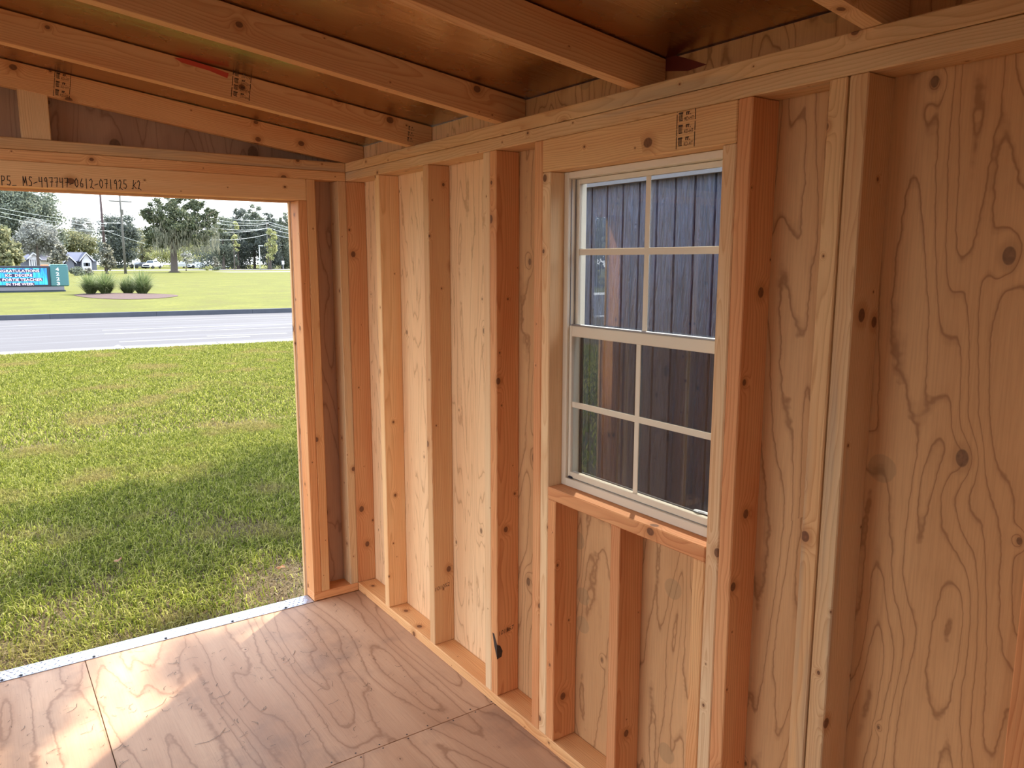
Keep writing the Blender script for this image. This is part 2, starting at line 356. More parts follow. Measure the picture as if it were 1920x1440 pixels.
def tube(bm, pts, rads, n=8):
    prev = None
    for i, (p, r) in enumerate(zip(pts, rads)):
        p = Vector(p); d = (Vector(pts[min(i+1, len(pts)-1)])-Vector(pts[max(i-1, 0)])).normalized()
        a = d.orthogonal().normalized(); b = d.cross(a)
        if prev: a = (prev-d*prev.dot(d)).normalized(); b = d.cross(a)
        prev = a
        ring = [bm.verts.new(p+(a*math.cos(2*math.pi*k/n)+b*math.sin(2*math.pi*k/n))*r) for k in range(n)]
        if i: 
            for k in range(n): bm.faces.new((last[k], last[(k+1) % n], ring[(k+1) % n], ring[k]))
        else: bm.faces.new(ring[::-1])
        last = ring
    bm.faces.new(last)
def np_mesh(name, V, F, mat, parent=None, mw=None, kind=None):
    me = bpy.data.meshes.new(name); V = np.asarray(V, np.float32); F = np.asarray(F, np.int32); k = F.shape[1]
    me.vertices.add(len(V)); me.vertices.foreach_set('co', V.ravel()); me.loops.add(F.size); me.loops.foreach_set('vertex_index', F.ravel())
    me.polygons.add(len(F)); me.polygons.foreach_set('loop_start', np.arange(len(F), dtype=np.int32)*k); me.update(calc_edges=True)
    return link(name, me, mat, parent, mw, kind)
def txt_mesh(s, size, bold=0):
    cu = bpy.data.curves.new('lettering', 'FONT'); cu.body = s; cu.size = size; cu.align_x = 'LEFT'; cu.fill_mode = 'FRONT'; cu.resolution_u = 2; cu.offset = bold
    o = bpy.data.objects.new('lettering', cu); COL.objects.link(o); bpy.context.view_layer.update()
    me = bpy.data.meshes.new_from_object(o.evaluated_get(bpy.context.evaluated_depsgraph_get())); bpy.data.objects.remove(o); bpy.data.curves.remove(cu)
    me.materials.clear(); return me
def lay_text(name, s, height, width, origin, ex, ey, mat, parent, bold=0):
    """lettering whose baseline starts at origin, ex along the line, ey up, scaled to width x height (capital letters)"""
    me = txt_mesh(s, 1.0, bold); co = np.empty(len(me.vertices)*3); me.vertices.foreach_get('co', co); co = co.reshape(-1, 3)
    mn, mx = co.min(0), co.max(0); ex, ey = np.array(ex, float), np.array(ey, float); O = np.array(origin, float)
    u = (co[:, 0]-mn[0])/(mx[0]-mn[0])*width; v = (co[:, 1]-mn[1])/(mx[1]-mn[1])*height
    P = O+u[:, None]*ex+v[:, None]*ey; me.vertices.foreach_set('co', P.ravel()); me.update()
    me.materials.append(mat); return link(name, me, None, parent)

# ================================================================== STRUCTURE
S, DP = .038, .089
H = 1.8613; HT = H+2*S; SL = .1374
XL = -2.26; XO = -2.349; YB = -3.48
OB = .10                                 # outside face of the sheathing
wall_right = structure('wall_right'); wall_front = structure('wall_front'); wall_left = structure('wall_left'); wall_back = structure('wall_back')
floor = structure('floor'); ceiling = structure('ceiling')

# ---- floor
seamX, seamY = -1.1314, -1.1413
fp = [((seamX+.0012, seamY+.0012), (DP, -.001), (.97, 0)), ((XO, seamY+.0012), (seamX-.0012, -.001), (1.03, 0)),
      ((-1.1314+.0012-1.3, YB), (DP, seamY-.0012), (.98, .0))]
for (a, b), (c, d), (t, h) in fp:
    a = max(a, XO)
    o = board('plywood_sheet', (a, b, -.018), (c, d, 0), 'y', M['plyfloor'], floor, .001, t, h)
board('rim_joist', (XO, .050, -.10), (DP, DP, -.0185), 'x', M['wood'], floor)
for i in range(4): board('skid', (XO+.1+i*.68, YB, GZ+.0), (XO+.19+i*.68, .04, -.0185), 'y', M['wood'], floor)
# raised diamond threshold
tp = thing('threshold_plate', 'silver diamond-tread metal strip along the doorway edge of the plywood floor', 'threshold', (-.82, .04, 0))
x0, x1 = -1.428, -.218
box('plate_strip', (x0, -.004, .0), (x1, .082, .003), M['plate'], tp, .001)
bm = bmesh.new()
k = 0; xx = x0+.015
while xx < x1-.01:
    for j, yy in enumerate((.008, .030, .052, .072)):
        ang = math.radians(45 if (k+j) % 2 else -45)
        c = Vector((xx+(.011 if j % 2 else 0), yy, .003)); dx = Vector((math.cos(ang), math.sin(ang), 0))*.0105; dy = Vector((-math.sin(ang), math.cos(ang), 0))*.0028
        q = [bm.verts.new(c+v) for v in (dx, dy, -dx, -dy)]; t = [bm.verts.new(c+v*.5+Vector((0, 0, .0018))) for v in (dx, dy, -dx, -dy)]
        for i in range(4): bm.faces.new((q[i], q[(i+1) % 4], t[(i+1) % 4], t[i]))
        bm.faces.new(t)
    xx += .022; k += 1
bm_obj('raised_tread', bm, M['plate'], tp, kind='stuff')
for sx in (-1.34, -1.10, -.84, -.575, -.345, -1.42+.02):
    bm = bmesh.new(); bmesh.ops.create_cone(bm, cap_ends=True, segments=10, radius1=.006, radius2=.004, depth=.003)
    bm_obj('screw', bm, M['screwm'], tp, Matrix.Translation((sx, .006, .0055)))

# ---- walls: helper rows
def stud(parent, lo, hi, mat='wood', tint=1, hue=0, name='stud'): return board(name, lo, hi, 'z', M[mat], parent, tint=tint, hue=hue)
# right wall, local frame: inner faces x=0, sheathing x=.089
W1 = dict(R0=(0, 'woodr', 1, .02), R1=(-.3237, 'wood', 1.0, 0), R2=(-.7274, 'wood', .97, -.01), R3=(-1.1654, 'woodr', .95, .03), )
board('bottom_plate', (0, -3.48, .0005), (DP, 0.0005+DP*0, S), 'y', M['wood'], wall_right, tint=.97, hue=.03)
board('bottom_plate', (0, .0008, .0005), (DP, DP, S), 'x', M['wood'], wall_right)
board('top_plate', (0, -3.48, H), (DP, DP, H+S-.0008), 'y', M['woodb'], wall_right, tint=.98)
board('top_plate', (0, -3.48, H+S+.0004), (DP, DP, HT), 'y', M['woodb'], wall_right, tint=.96, hue=.02)
Z0, Z1 = S+.0005, H-.0005
stud(wall_right, (0, .0005, Z0), (DP, S, Z1), 'woodr', .92, .02)
r1 = stud(wall_right, (0, -.3237, Z0), (DP, -.3237+S, Z1), 'woodp', 1.0, .04)
r2 = stud(wall_right, (0, -.7274, Z0), (DP, -.7274+S, Z1), 'wood', .95, -.02)
r3 = stud(wall_right, (0, -1.1654, Z0), (DP, -1.1654+S-.0008, Z1), 'woodr', .96, .05)
stud(wall_right, (0, -1.1654+S, Z0), (DP, -1.1654+2*S, Z1), 'woodp', 1.02, 0)
K1 = -1.4019; K2 = -2.1271
stud(wall_right, (0, K1, Z0), (DP, K1+S, Z1), 'woodr', 1.02, .03, 'king_stud')
JH = 1.7715; ST = .8545
stud(wall_right, (0, K1-S, Z0), (DP, K1-.0008, JH-.0005), 'woodp', .98, 0, 'jack_stud')
board('header', (0, K2+S+.001, JH), (DP, K1-.0008, H-.0006), 'y', M['woodk'], wall_right, tint=1.03, hue=-.02)
hdr_r = bpy.context.scene.collection.objects[-1]
ja, jb = K1-S, K2+2*S
board('window_sill_board', (-.001, jb+.0008, ST-S), (DP, ja-.0008, ST), 'y', M['woodr'], wall_right, tint=1.02, hue=.02)
stud(wall_right, (0, ja-S, Z0), (DP, ja-.0008, ST-S-.0005), 'woodr', .96, .02, 'cripple_stud')
stud(wall_right, (0, -1.7593, Z0), (DP, -1.7593+S, ST-S-.0005), 'woodr', .95, .0, 'cripple_stud')
stud(wall_right, (0, jb+.0008, Z0), (DP, jb+S, ST-S-.0005), 'wood', .97, .02, 'cripple_stud')
stud(wall_right, (0, K2+S+.0005, Z0), (DP, K2+2*S-.0004, JH-.0005), 'woodp', .95, -.02, 'jack_stud')
stud(wall_right, (0, K2, Z0), (DP, K2+S-.0005, Z1), 'woodr', .98, .03, 'king_stud')
stud(wall_right, (0, -2.3819+S+.004, Z0), (DP, -2.3819+2*S+.004, Z1), 'woodb', .99, .02)
stud(wall_right, (0, -2.3819, Z0), (DP, -2.3819+S, Z1), 'woodb', 1.0, -.01)
stud(wall_right, (0, -2.713-S, Z0), (DP, -2.713, Z1), 'woodr', 1.0, .03)
stud(wall_right, (0, -3.14, Z0), (DP, -3.14+S, Z1), 'wood')
# plywood sheets with the window cut out of the middle one
top = HT+.075
def sheet(parent, lo, hi, mat, axis='z', tint=1, hue=0): return board('plywood_panel', lo, hi, axis, M[mat], parent, .0005, tint, hue)
sheet(wall_right, (DP, -1.1255, -.02), (OB, OB, top), 'plyf', tint=1.0, hue=.0)
def cut_panel(parent, ylo, yhi, zlo, zhi, wy0, wy1, wz0, wz1, mat, x0, x1, tint=1, hue=0, name='plywood_panel'):
    bm = bmesh.new(); ys = [ylo, wy0, wy1, yhi]; zs = [zlo, wz0, wz1, zhi]; c = Vector(((x0+x1)/2, (ylo+yhi)/2, (zlo+zhi)/2))
    Rm = AX['z']; 
    for i in range(3):
        for j in range(3):
            if i == 1 and j == 1: continue
            a = Vector((x0, ys[i], zs[j]))-c; b = Vector((x1, ys[i+1], zs[j+1]))-c
            la = Rm.transposed() @ a; lb = Rm.transposed() @ b
            add_box(bm, [min(p, q) for p, q in zip(la, lb)], [max(p, q) for p, q in zip(la, lb)])
    bmesh.ops.remove_doubles(bm, verts=bm.verts, dist=1e-5)
    fs = {}                                  # drop the inner faces where the blocks meet
    for f in list(bm.faces):
        key = tuple(round(v, 5) for v in f.calc_center_median())
        fs.setdefault(key, []).append(f)
    for l in fs.values():
        if len(l) > 1: bmesh.ops.delete(bm, geom=l, context='FACES_ONLY')
    o = bm_obj(name, bm, M[mat], parent, Matrix.Translation(c) @ Rm.to_4x4()); o.color = (tint*(1+hue), tint, tint*(1-hue), 1); return o
cut_panel(wall_right, -2.343, -1.1285, -.02, top, jb, ja, ST, JH, 'ply', DP, OB, .98, .0)
sheet(wall_right, (DP, -3.56, -.02), (OB, -2.346, top), 'ply', tint=.97, hue=.02)

# front (door) wall: inner faces y=0
EJ = -.2154; LJ = -1.43
FXa, FXb = EJ, LJ                        # opening between these
board('bottom_plate', (EJ, 0, .0005), (-.0008, DP, S), 'x', M['woodr'], wall_front, tint=1.03, hue=.03)
board('bottom_plate', (XL, 0, .0005), (LJ, DP, S), 'x', M['wood'], wall_front)
board('top_plate', (XL, 0, H), (-.0008, DP, H+S-.0008), 'x', M['wood'], wall_front, tint=.98, hue=.02)
board('top_plate', (XL, 0, H+S+.0002), (-.0008, DP, HT), 'x', M['woodb'], wall_front, tint=.93, hue=.0)
DH = 1.7725
hdr = board('header', (LJ-S, 0, DH), (EJ+S-.0005, .036, H-.0006), 'x', M['woodp'], wall_front, tint=.93, hue=.02)
board('header', (LJ-S, .0375, DH+.0005), (EJ+S-.0005, DP, H-.0006), 'x', M['woodr'], wall_front, tint=.9)
for xa, m, t, hname in ((EJ, 'woodr', .96, 'jack_stud'),):
    stud(wall_front, (xa, 0, Z0), (xa+S-.0006, DP, DH-.0006), m, t, .03, hname)
stud(wall_front, (EJ+S, 0, Z0), (EJ+2*S, DP, Z1), 'wood', .93, .04, 'king_stud')
stud(wall_front, (-S-.0008, 0, Z0), (-.0008, DP, Z1), 'woodb', .98, 0)
stud(wall_front, (LJ-S, 0, Z0), (LJ, DP, DH-.0006), 'woodr', 1, 0, 'jack_stud')
stud(wall_front, (LJ-2*S-.001, 0, Z0), (LJ-S-.001, DP, Z1), 'wood', 1, 0, 'king_stud')
stud(wall_front, (LJ-3*S-.015, 0, Z0), (LJ-2*S-.015, DP, Z1), 'woodb', 1, 0)
stud(wall_front, (-2.03-S, 0, Z0), (-2.03, DP, Z1), 'woodp', 1, 0)
stud(wall_front, (XL+.0008, 0, Z0), (XL+S, DP, Z1), 'wood', 1, 0)
# sheathing of the front wall, each sheet cut at the opening, sloping top under the roof
def front_sheet(poly, mat='plyd', tint=1.0):
    c = Vector((sum(p[0] for p in poly)/len(poly), (DP+OB)/2, sum(p[1] for p in poly)/len(poly))); Rm = Matrix(((0, 1, 0), (0, 0, 1), (1, 0, 0)))
    bm = bmesh.new(); L = []
    for y in (DP+.0003, OB):
        L.append([bm.verts.new(Rm.transposed() @ (Vector((p[0], y, p[1]))-c)) for p in poly])
    bm.faces.new(L[0]); bm.faces.new(L[1][::-1])
    n = len(poly)
    for i in range(n): bm.faces.new((L[0][i], L[0][(i+1) % n], L[1][(i+1) % n], L[1][i]))
    o = bm_obj('plywood_panel', bm, M[mat], wall_front, Matrix.Translation(c) @ Rm.to_4x4()); o.color = (tint,)*3+(1,); return o
def zr(x): return HT+.09-SL*x
front_sheet([(EJ, -.02), (DP-.001, -.02), (DP-.001, zr(DP)-.001), (-1.132, zr(-1.132)-.001), (-1.132, DH), (EJ, DH)])
front_sheet([(-1.133, DH), (-1.133, zr(-1.133)-.001), (XO, zr(XO)-.001), (XO, -.02), (LJ, -.02), (LJ, DH)])
# exterior trim round the door opening
for a, b, ax in (((EJ-.006, OB, -.05), (EJ+.075, OB+.019, DH+.07), 'z'), ((LJ-.075, OB, -.05), (LJ+.006, OB+.019, DH+.07), 'z'), ((LJ+.0065, OB, DH-.006), (EJ-.0065, OB+.019, DH+.07), 'x')):
    board('trim_1' , a, b, ax, M['woodp'], wall_front, tint=.85).name = 'exterior_trim'
# gable post and cripple above the plate
stud(wall_front, (-1.178, .005, HT+.0005), (-1.089, S-.002, HT+.170), 'woodp', .86, .03, 'gable_post')

# left and back walls (seen only mirrored in the window), openings added for daylight
top_l = zr(XL)
board('bottom_plate', (XO, -.20, .0005), (XL, DP, S), 'y', M['wood'], wall_left)
board('top_plate', (XO, -3.48, top_l-.17), (XL, DP, top_l-.095), 'y', M['wood'], wall_left)
for y in (.0, -.20): stud(wall_left, (XO, y, Z0), (XL-.0005, y+S-.001, top_l-.171), 'woodp' if y == 0 else 'wood')
for y in (-1.90, -2.30, -2.75, -3.15, -3.44): stud(wall_left, (XO, y, Z0), (XL-.0005, y+S-.001, top_l-.171), 'wood')
board('header', (XO, -1.90, 1.98), (XL, -.201, top_l-.171), 'y', M['wood'], wall_left)
sheet(wall_left, (XO-.011, -.2, -.02), (XO, OB, top_l), 'ply')
sheet(wall_left, (XO-.011, -3.56, -.02), (XO, -1.90, top_l), 'ply')
sheet(wall_left, (XO-.011, -1.899, 1.98), (XO, -.201, top_l), 'ply', 'y')
for x in (-2.30, -1.95, -1.88, -1.25, -.85, -.45, .02): stud(wall_back, (x, YB-.08, Z0), (x+S, YB-.001, H+.02), 'wood')
board('header', (-1.84, YB-.08, 1.86), (-1.253, YB-.001, H+.1), 'x', M['wood'], wall_back)
for poly in ([(XO, -.02), (-1.85, -.02), (-1.85, zr(-1.85)), (XO, zr(XO))], [(-1.849, 1.87), (-1.251, 1.87), (-1.251, zr(-1.251)), (-1.849, zr(-1.849))], [(-1.25, -.02), (OB, -.02), (OB, zr(OB)), (-1.25, zr(-1.25))]):
    bm = bmesh.new(); L = [[bm.verts.new((p[0], y, p[1])) for p in poly] for y in (-3.575, -3.564)]
    bm.faces.new(L[0]); bm.faces.new(L[1][::-1])
    for i in range(4): bm.faces.new((L[0][i], L[0][(i+1) % 4], L[1][(i+1) % 4], L[1][i]))
    bm_obj('plywood_panel', bm, M['ply'], wall_back)

# ---- rafters and roof deck
def rafter(y, mat, tint, hue, name='rafter'):
    # prism with a level seat over the right plate; local X runs down the slope
    ang = math.atan(SL); c = Vector((-1.1, y+S/2, HT+.045+1.1*SL))
    Rm = Matrix.Rotation(ang, 3, 'Y')
    xl = XL+.001-.09
    poly = [(DP-.002, HT+.0006), (DP-.002, zr(DP)-.002), (xl, zr(xl)-.002), (xl, zr(xl)-.0895), (0.0, HT+.0006)]
    bm = bmesh.new(); L = []
    for yy in (y, y+S): L.append([bm.verts.new(Rm.transposed() @ (Vector((p[0], yy, p[1]))-c)) for p in poly])
    bm.faces.new(L[0]); bm.faces.new(L[1][::-1]); n = len(poly)
    for i in range(n): bm.faces.new((L[0][i], L[0][(i+1) % n], L[1][(i+1) % n], L[1][i]))
    bmesh.ops.bevel(bm, geom=list(bm.edges), offset=.002, segments=1, affect='EDGES')
    o = bm_obj(name, bm, M[mat], ceiling, Matrix.Translation(c) @ Rm.to_4x4()); o.color = (tint*(1+hue), tint, tint*(1-hue), 1); return o
ra0 = rafter(.0005, 'wood', .93, .05); ra1 = rafter(-.6069, 'wood', .92, .02); ra2 = rafter(-1.2002, 'wood', .90, .02)
ra3 = rafter(-1.7908, 'wood', .92, .0); ra4 = rafter(-2.40, 'woodp', .95, .0); ra5 = rafter(-3.0, 'wood', .9, .0); ra6 = rafter(-3.52, 'wood', .9, .0)
# roof deck panels, foil side down
ys = [.13, -1.13, -2.35, -3.62]; ang = math.atan(SL)
for i in range(3):
    Rm = Matrix.Rotation(ang, 4, 'Y'); c = Vector((-1.13, (ys[i]+ys[i+1])/2, zr(-1.13)+.006))
    bm = bmesh.new(); add_box(bm, (-1.33, -(ys[i]-ys[i+1])/2+.0015, -.0055), (1.268, (ys[i]-ys[i+1])/2-.0015, .006))
    bm_obj('roof_panel', bm, M['foil'], ceiling, Matrix.Translation(c) @ Rm)
# drip edge / fascia outside
board('fascia', (DP+.012, -3.6, HT-.02), (DP+.03, .13, zr(DP)-.012), 'y', M['wood'], ceiling)

# ================================================================== WRITING AND MARKS
STK = {'P': [[(.15, 0), (.2, 1), (.75, .95), (.85, .7), (.6, .5), (.2, .48)]], '5': [[(.9, 1), (.3, 1), (.22, .55), (.7, .55), (.88, .3), (.6, .02), (.1, .1)]],
 '_': [[(0, 0), (.9, .03)]], 'M': [[(.05, 0), (.15, 1), (.45, .3), (.75, 1), (.9, .02)]], 'S': [[(.95, .95), (.5, 1), (.3, .75), (.8, .4), (.7, .05), (.1, .02)]],
 '-': [[(.05, .3), (.9, .45)]], '4': [[(.2, 1), (.15, .5), (.85, .55)], [(.8, 1), (.72, -.1)]], '9': [[(.75, .6), (.3, .55), (.25, .85), (.6, 1), (.75, .8), (.72, -.1)]],
 '7': [[(.1, .95), (.85, 1), (.55, 0)], [(.3, .5), (.95, .55)]], '0': [[(.5, 1), (.15, .7), (.15, .25), (.5, 0), (.85, .3), (.8, .75), (.5, 1)]],
 '6': [[(.7, 1), (.25, .5), (.3, .05), (.75, .05), (.8, .4), (.35, .45)]], '1': [[(.5, 1), (.45, -.1)]], '2': [[(.1, .8), (.5, 1), (.75, .75), (.4, .15), (.15, .0), (.4, .1), (1, -.1)]],
 'K': [[(.35, 1), (.1, 0), (-.2, .05)], [(.95, .75), (.3, .4), (.95, .05)]], ' ': []}
def ribbon(bm, pts, wd, P):
    for (a, b), (c, d) in zip(pts[:-1], pts[1:]):
        A, B = P(a, b), P(c, d); t = (B-A).normalized(); nn = P(0, 0, True).cross(t)*wd/2; e = t*wd*.35
        bm.faces.new([bm.verts.new(v) for v in (A-e-nn, B+e-nn, B+e+nn, A-e+nn)])
bm = bmesh.new(); s = 'P5_ MS-497747-0612-071925 K2'; wch = (.81-1.25)*-1/len(s); xx = -1.25
for ch in s:
    hgt = .031*(1 if ch not in '_-' else 1)
    def P(u, v, nrm=False, xx=xx, hgt=hgt):
        if nrm: return Vector((0, -1, 0))
        return Vector((xx+u*wch*.82, -.0004, 1.776+(xx+1.25)*.022+v*hgt))
    for st in STK[ch]: ribbon(bm, st, .0026, P)
    xx += wch
tag(bm_obj('marker_writing', bm, M['ink'], hdr), 'black handwritten number')
def stamp(parent, O, ex, ey, W, Hh, rows, name='grade_stamp', lines=True, flip=False):
    O, ex, ey = Vector(O), Vector(ex), Vector(ey); bm = bmesh.new(); nrm = ex.cross(ey)
    def q(u0, v0, u1, v1): bm.faces.new([bm.verts.new(O+ex*(a*W)+ey*(b*Hh)) for a, b in ((u0, v0), (u1, v0), (u1, v1), (u0, v1))])
    if lines:
        for u in (0, 1.0):
            v = 0
            while v < 1: 
                l = random.uniform(.15, .4); q(u-.02, v, u+.02, min(1, v+l)); v += l+random.uniform(.01, .06)
    rh = 1/rows
    for r in range(rows):
        v = r*rh+rh*.2
        for k in range(4): q(.10+.055*k, v+rh*.1, .13+.055*k, v+rh*random.uniform(.45, .7))
        q(.09, v+rh*.55, .33, v+rh*.7); q(.12, v, .32, v+rh*.08)
        q(.50, v+rh*.42, .56, v+rh*.68); q(.60, v+rh*.42, .66, v+rh*.68); q(.5, v+rh*.6, .7, v+rh*.68); q(.72, v+rh*.4, .76, v+rh*.48)
    o = bm_obj(name, bm, M['stampink'], parent)
    for r in range(rows):
        v = r*rh+rh*.18
        org = O+ex*(.42*W)+ey*(v*Hh); e1, e2 = ex, ey
        if flip: org = O+ex*(.95*W)+ey*((v+rh*.32)*Hh); e1, e2 = -ex, -ey
        lay_text('stamp_lettering', 'KD-HT', rh*.30*Hh, .50*W, org, e1, e2, M['stampink'], parent)
    return o
e = .0005
ex = Vector((1, 0, -SL)).normalized(); ey = Vector((SL, 0, 1)).normalized()
stamp(ra0, (-1.072, -e, 2.087), ex, ey, .048, .085, 3)
stamp(ra1, (-.636, -.6069-e, 2.036), ex, ey, .056, .083, 4, flip=True)
stamp(ra1, (-.02, -.6069-e, 1.95), ex, ey, .03, .06, 3, lines=False)
stamp(hdr_r, (-e, -1.916, 1.777), (0, -1, 0), (0, 0, 1), .055, .083, 3)
lay_text('number_stamp', '101052', .016, .062, (.006, -.7274-e, .258), (1, 0, .16), (.1, 0, 1), M['stampink'], r2)
lay_text('number_stamp', '101567', .016, .060, (.008, -1.1654-e, .258), (1, 0, .16), (.1, 0, 1), M['stampink'], r3)
# red paint mark where the second rafter meets the foil
bm = bmesh.new(); bm2 = [(-.80, .082), (-.78, .074), (-.70, .072), (-.645, .064), (-.64, .080), (-.70, .086), (-.77, .0885)]
bm.faces.new([bm.verts.new((x, -.6069-e, HT-SL*x+v)) for x, v in bm2]); tag(bm_obj('red_mark', bm, M['redtape'], ra1), 'smear of red paint')
bm = bmesh.new(); bm.faces.new([bm.verts.new((DP-.0006, y, z)) for y, z in ((-1.70, 2.02), (-1.77, 2.035), (-1.86, 2.0), (-1.92, 1.975), (-1.86, 1.972), (-1.76, 1.99))])
tag(bm_obj('red_mark', bm, M['redsmear'], wall_right), 'dark red smear above the top plate')
# bark pocket on the corner of the double stud
bm = bmesh.new(); pts = [(-.0012, -1.135, .262), (-.0012, -1.150, .255), (-.0012, -1.1662, .20), (.022, -1.1662, .175), (.020, -1.1662, .20), (.010, -1.1662, .225), (-.0012, -1.150, .235)]
c = bm.verts.new((-.0016, -1.1664, .215)); vs = [bm.verts.new(p) for p in ((-.0008, -1.137, .262), (-.0008, -1.148, .262), (-.0008, -1.1658, .228), (.012, -1.1662, .222), (.022, -1.1662, .20), (.018, -1.1662, .18), (-.0006, -1.1660, .175), (-.0008, -1.150, .215))]
for i in range(len(vs)): bm.faces.new((c, vs[i], vs[(i+1) % len(vs)]))
tag(bm_obj('bark_pocket', bm, M['bark_dark'], r3), 'dark bark pocket')

# ================================================================== WINDOW
win = structure('window_1')
fy0, fy1, fz0, fz1 = jb+.001, ja-.001, ST+.0008, JH-.0008
def frame_mesh(y0, y1, z0, z1, wd, x0, x1, wb=None, wt=None):
    bm = bmesh.new(); wb = wb or wd; wt = wt or wd
    add_box(bm, (x0, y0, z0), (x1, y0+wd, z1), .0015); add_box(bm, (x0, y1-wd, z0), (x1, y1, z1), .0015)
    add_box(bm, (x0, y0+wd, z0), (x1, y1-wd, z0+wb), .0015); add_box(bm, (x0, y0+wd, z1-wt), (x1, y1-wd, z1), .0015); return bm
bm_obj('window_frame', frame_mesh(fy0, fy1, fz0, fz1, .020, .050, .118, .024, .018), M['vinyl'], win)
bm = bmesh.new()
for x in (.060, .0745): 
    add_box(bm, (x, fy0+.0205, fz0+.0245), (x+.002, fy1-.0205, fz0+.033))
    for y in (fy0+.0205, fy1-.0225): add_box(bm, (x, y, fz0+.034), (x+.0015, y+.002, fz1-.02))
bm_obj('frame_track', bm, M['alu'], win)
us = bm_obj('upper_sash', frame_mesh(fy0+.022, fy1-.022, 1.312, fz1-.019, .012, .078, .094, .016, .014), M['vinyl'], win)
uy0, uy1, uz0, uz1 = fy0+.034, fy1-.034, 1.328, fz1-.033
box('pane', (.0852, uy0, uz0), (.0872, uy1, uz1), M['glass'], us)
bm = bmesh.new(); ym = (ja+jb)/2; add_box(bm, (.0815, ym-.0085, uz0), (.0848, ym+.0085, uz1), .001); add_box(bm, (.0812, uy0, 1.5475-.009), (.0846, uy1, 1.5475+.009), .001)
bm_obj('grille', bm, M['vinyl'], us)
ls = bm_obj('lower_sash', frame_mesh(fy0+.0215, fy1-.0215, fz0+.026, 1.336, .011, .058, .074, .018, .031), M['vinyl'], win)
ly0, ly1, lz0, lz1 = fy0+.0325, fy1-.0325, fz0+.044, 1.305
box('pane', (.0662, ly0, lz0), (.0682, ly1, lz1), M['glass'], ls)
bm = bmesh.new(); add_box(bm, (.0625, ym-.0085, lz0), (.0658, ym+.0085, lz1), .001); add_box(bm, (.0622, ly0, 1.1035-.0085), (.0656, ly1, 1.1035+.0085), .001)
bm_obj('grille', bm, M['vinyl'], ls)
box('lock_rail', (.0565, fy0+.03, 1.3362), (.0762, fy1-.03, 1.3405), M['alu'], ls, .001)
for y in (fy0+.028, fy1-.045): box('tilt_latch', (.0545, y, fz0+.0245), (.066, y+.017, fz0+.0305), M['black'], ls, .001)
scr = bm_obj('insect_screen', frame_mesh(fy0+.021, fy1-.021, fz0+.025, 1.325, .010, .100, .108), M['rubber'], win)
box('screen_mesh', (.1035, fy0+.031, fz0+.035), (.1042, fy1-.031, 1.315), M['screen'], scr)
for i, (yy, zz, r) in enumerate(((-1.960, .9, .022), (-1.985, .899, .018))):
    bm = bmesh.new(); bmesh.ops.create_cone(bm, cap_ends=True, segments=7, radius1=r, radius2=r*.92, depth=.004)
    t = bm_obj('paper_tag', bm, M['paper'], None, Matrix.Translation((.0885+.004*i, yy, zz)) @ Matrix.Rotation(math.radians(18), 4, 'Y'))
    tag(t, ['larger white paper tag lying behind the lower window pane, left one of the pair', 'smaller white paper tag at the lower right window corner, right one of the pair'][i], 'tag')

# ================================================================== NEIGHBOURING SHED
ns = thing('shed', 'neighbouring shed with dark blue grooved siding seen through the window', 'shed', (2.2, -2.2, GZ))
nx = .975; n_y0, n_y1, n_z1 = -6.0, .22, 1.885
yy = n_y1; gi = 0
while yy > n_y0+.5:                                     # 4 ft siding panels, grooves every four inches
    ye = max(yy-1.2192, n_y0); bm = bmesh.new(); y = yy
    prof = []
    while y > ye+.01:
        y2 = max(y-.1016, ye)
        prof += [(nx, y-.001), (nx, y2+.011), (nx+.010, y2+.008), (nx+.010, y2+.002)]
        y = y2
    prof = [(nx, yy-.0005)]+prof+[(nx, ye+.0004)]
    a = [bm.verts.new((p[0], p[1], GZ+.1)) for p in prof]; b = [bm.verts.new((p[0], p[1], n_z1)) for p in prof]
    for i in range(len(prof)-1): bm.faces.new((a[i], a[i+1], b[i+1], b[i]))
    bk = [bm.verts.new(v) for v in ((nx+.02, ye, GZ+.1), (nx+.02, ye, n_z1), (nx+.02, yy, n_z1), (nx+.02, yy, GZ+.1))]
    bm.faces.new(bk)
    bm_obj('siding_panel', bm, M['siding'], ns); yy -= 1.2192; gi += 1
box('corner_trim', (nx-.018, n_y1-.07, GZ+.06), (nx, n_y1+.018, n_z1), M['siding'], ns, .002)
box('front_wall', (nx+.021, n_y1-.02, GZ+.06), (3.4, n_y1+.0, n_z1), M['siding'], ns)
bm = bmesh.new(); pr = [(nx-.03, n_z1), (nx-.03, n_z1+.05), (2.2, n_z1+.75), (3.5, n_z1+.06), (3.5, n_z1), (2.2, n_z1+.68)]
L = [[bm.verts.new((p[0], y, p[1])) for p in pr] for y in (n_y0, n_y1+.08)]
bm.faces.new(L[0]); bm.faces.new(L[1][::-1])
for i in range(6): bm.faces.new((L[0][i], L[0][(i+1) % 6], L[1][(i+1) % 6], L[1][i]))
bm_obj('roof', bm, M['roofblue'], ns)
box('soffit_board', (nx-.028, n_y0, n_z1-.035), (nx-.003, n_y1+.07, n_z1-.002), M['wallgrey'], ns)

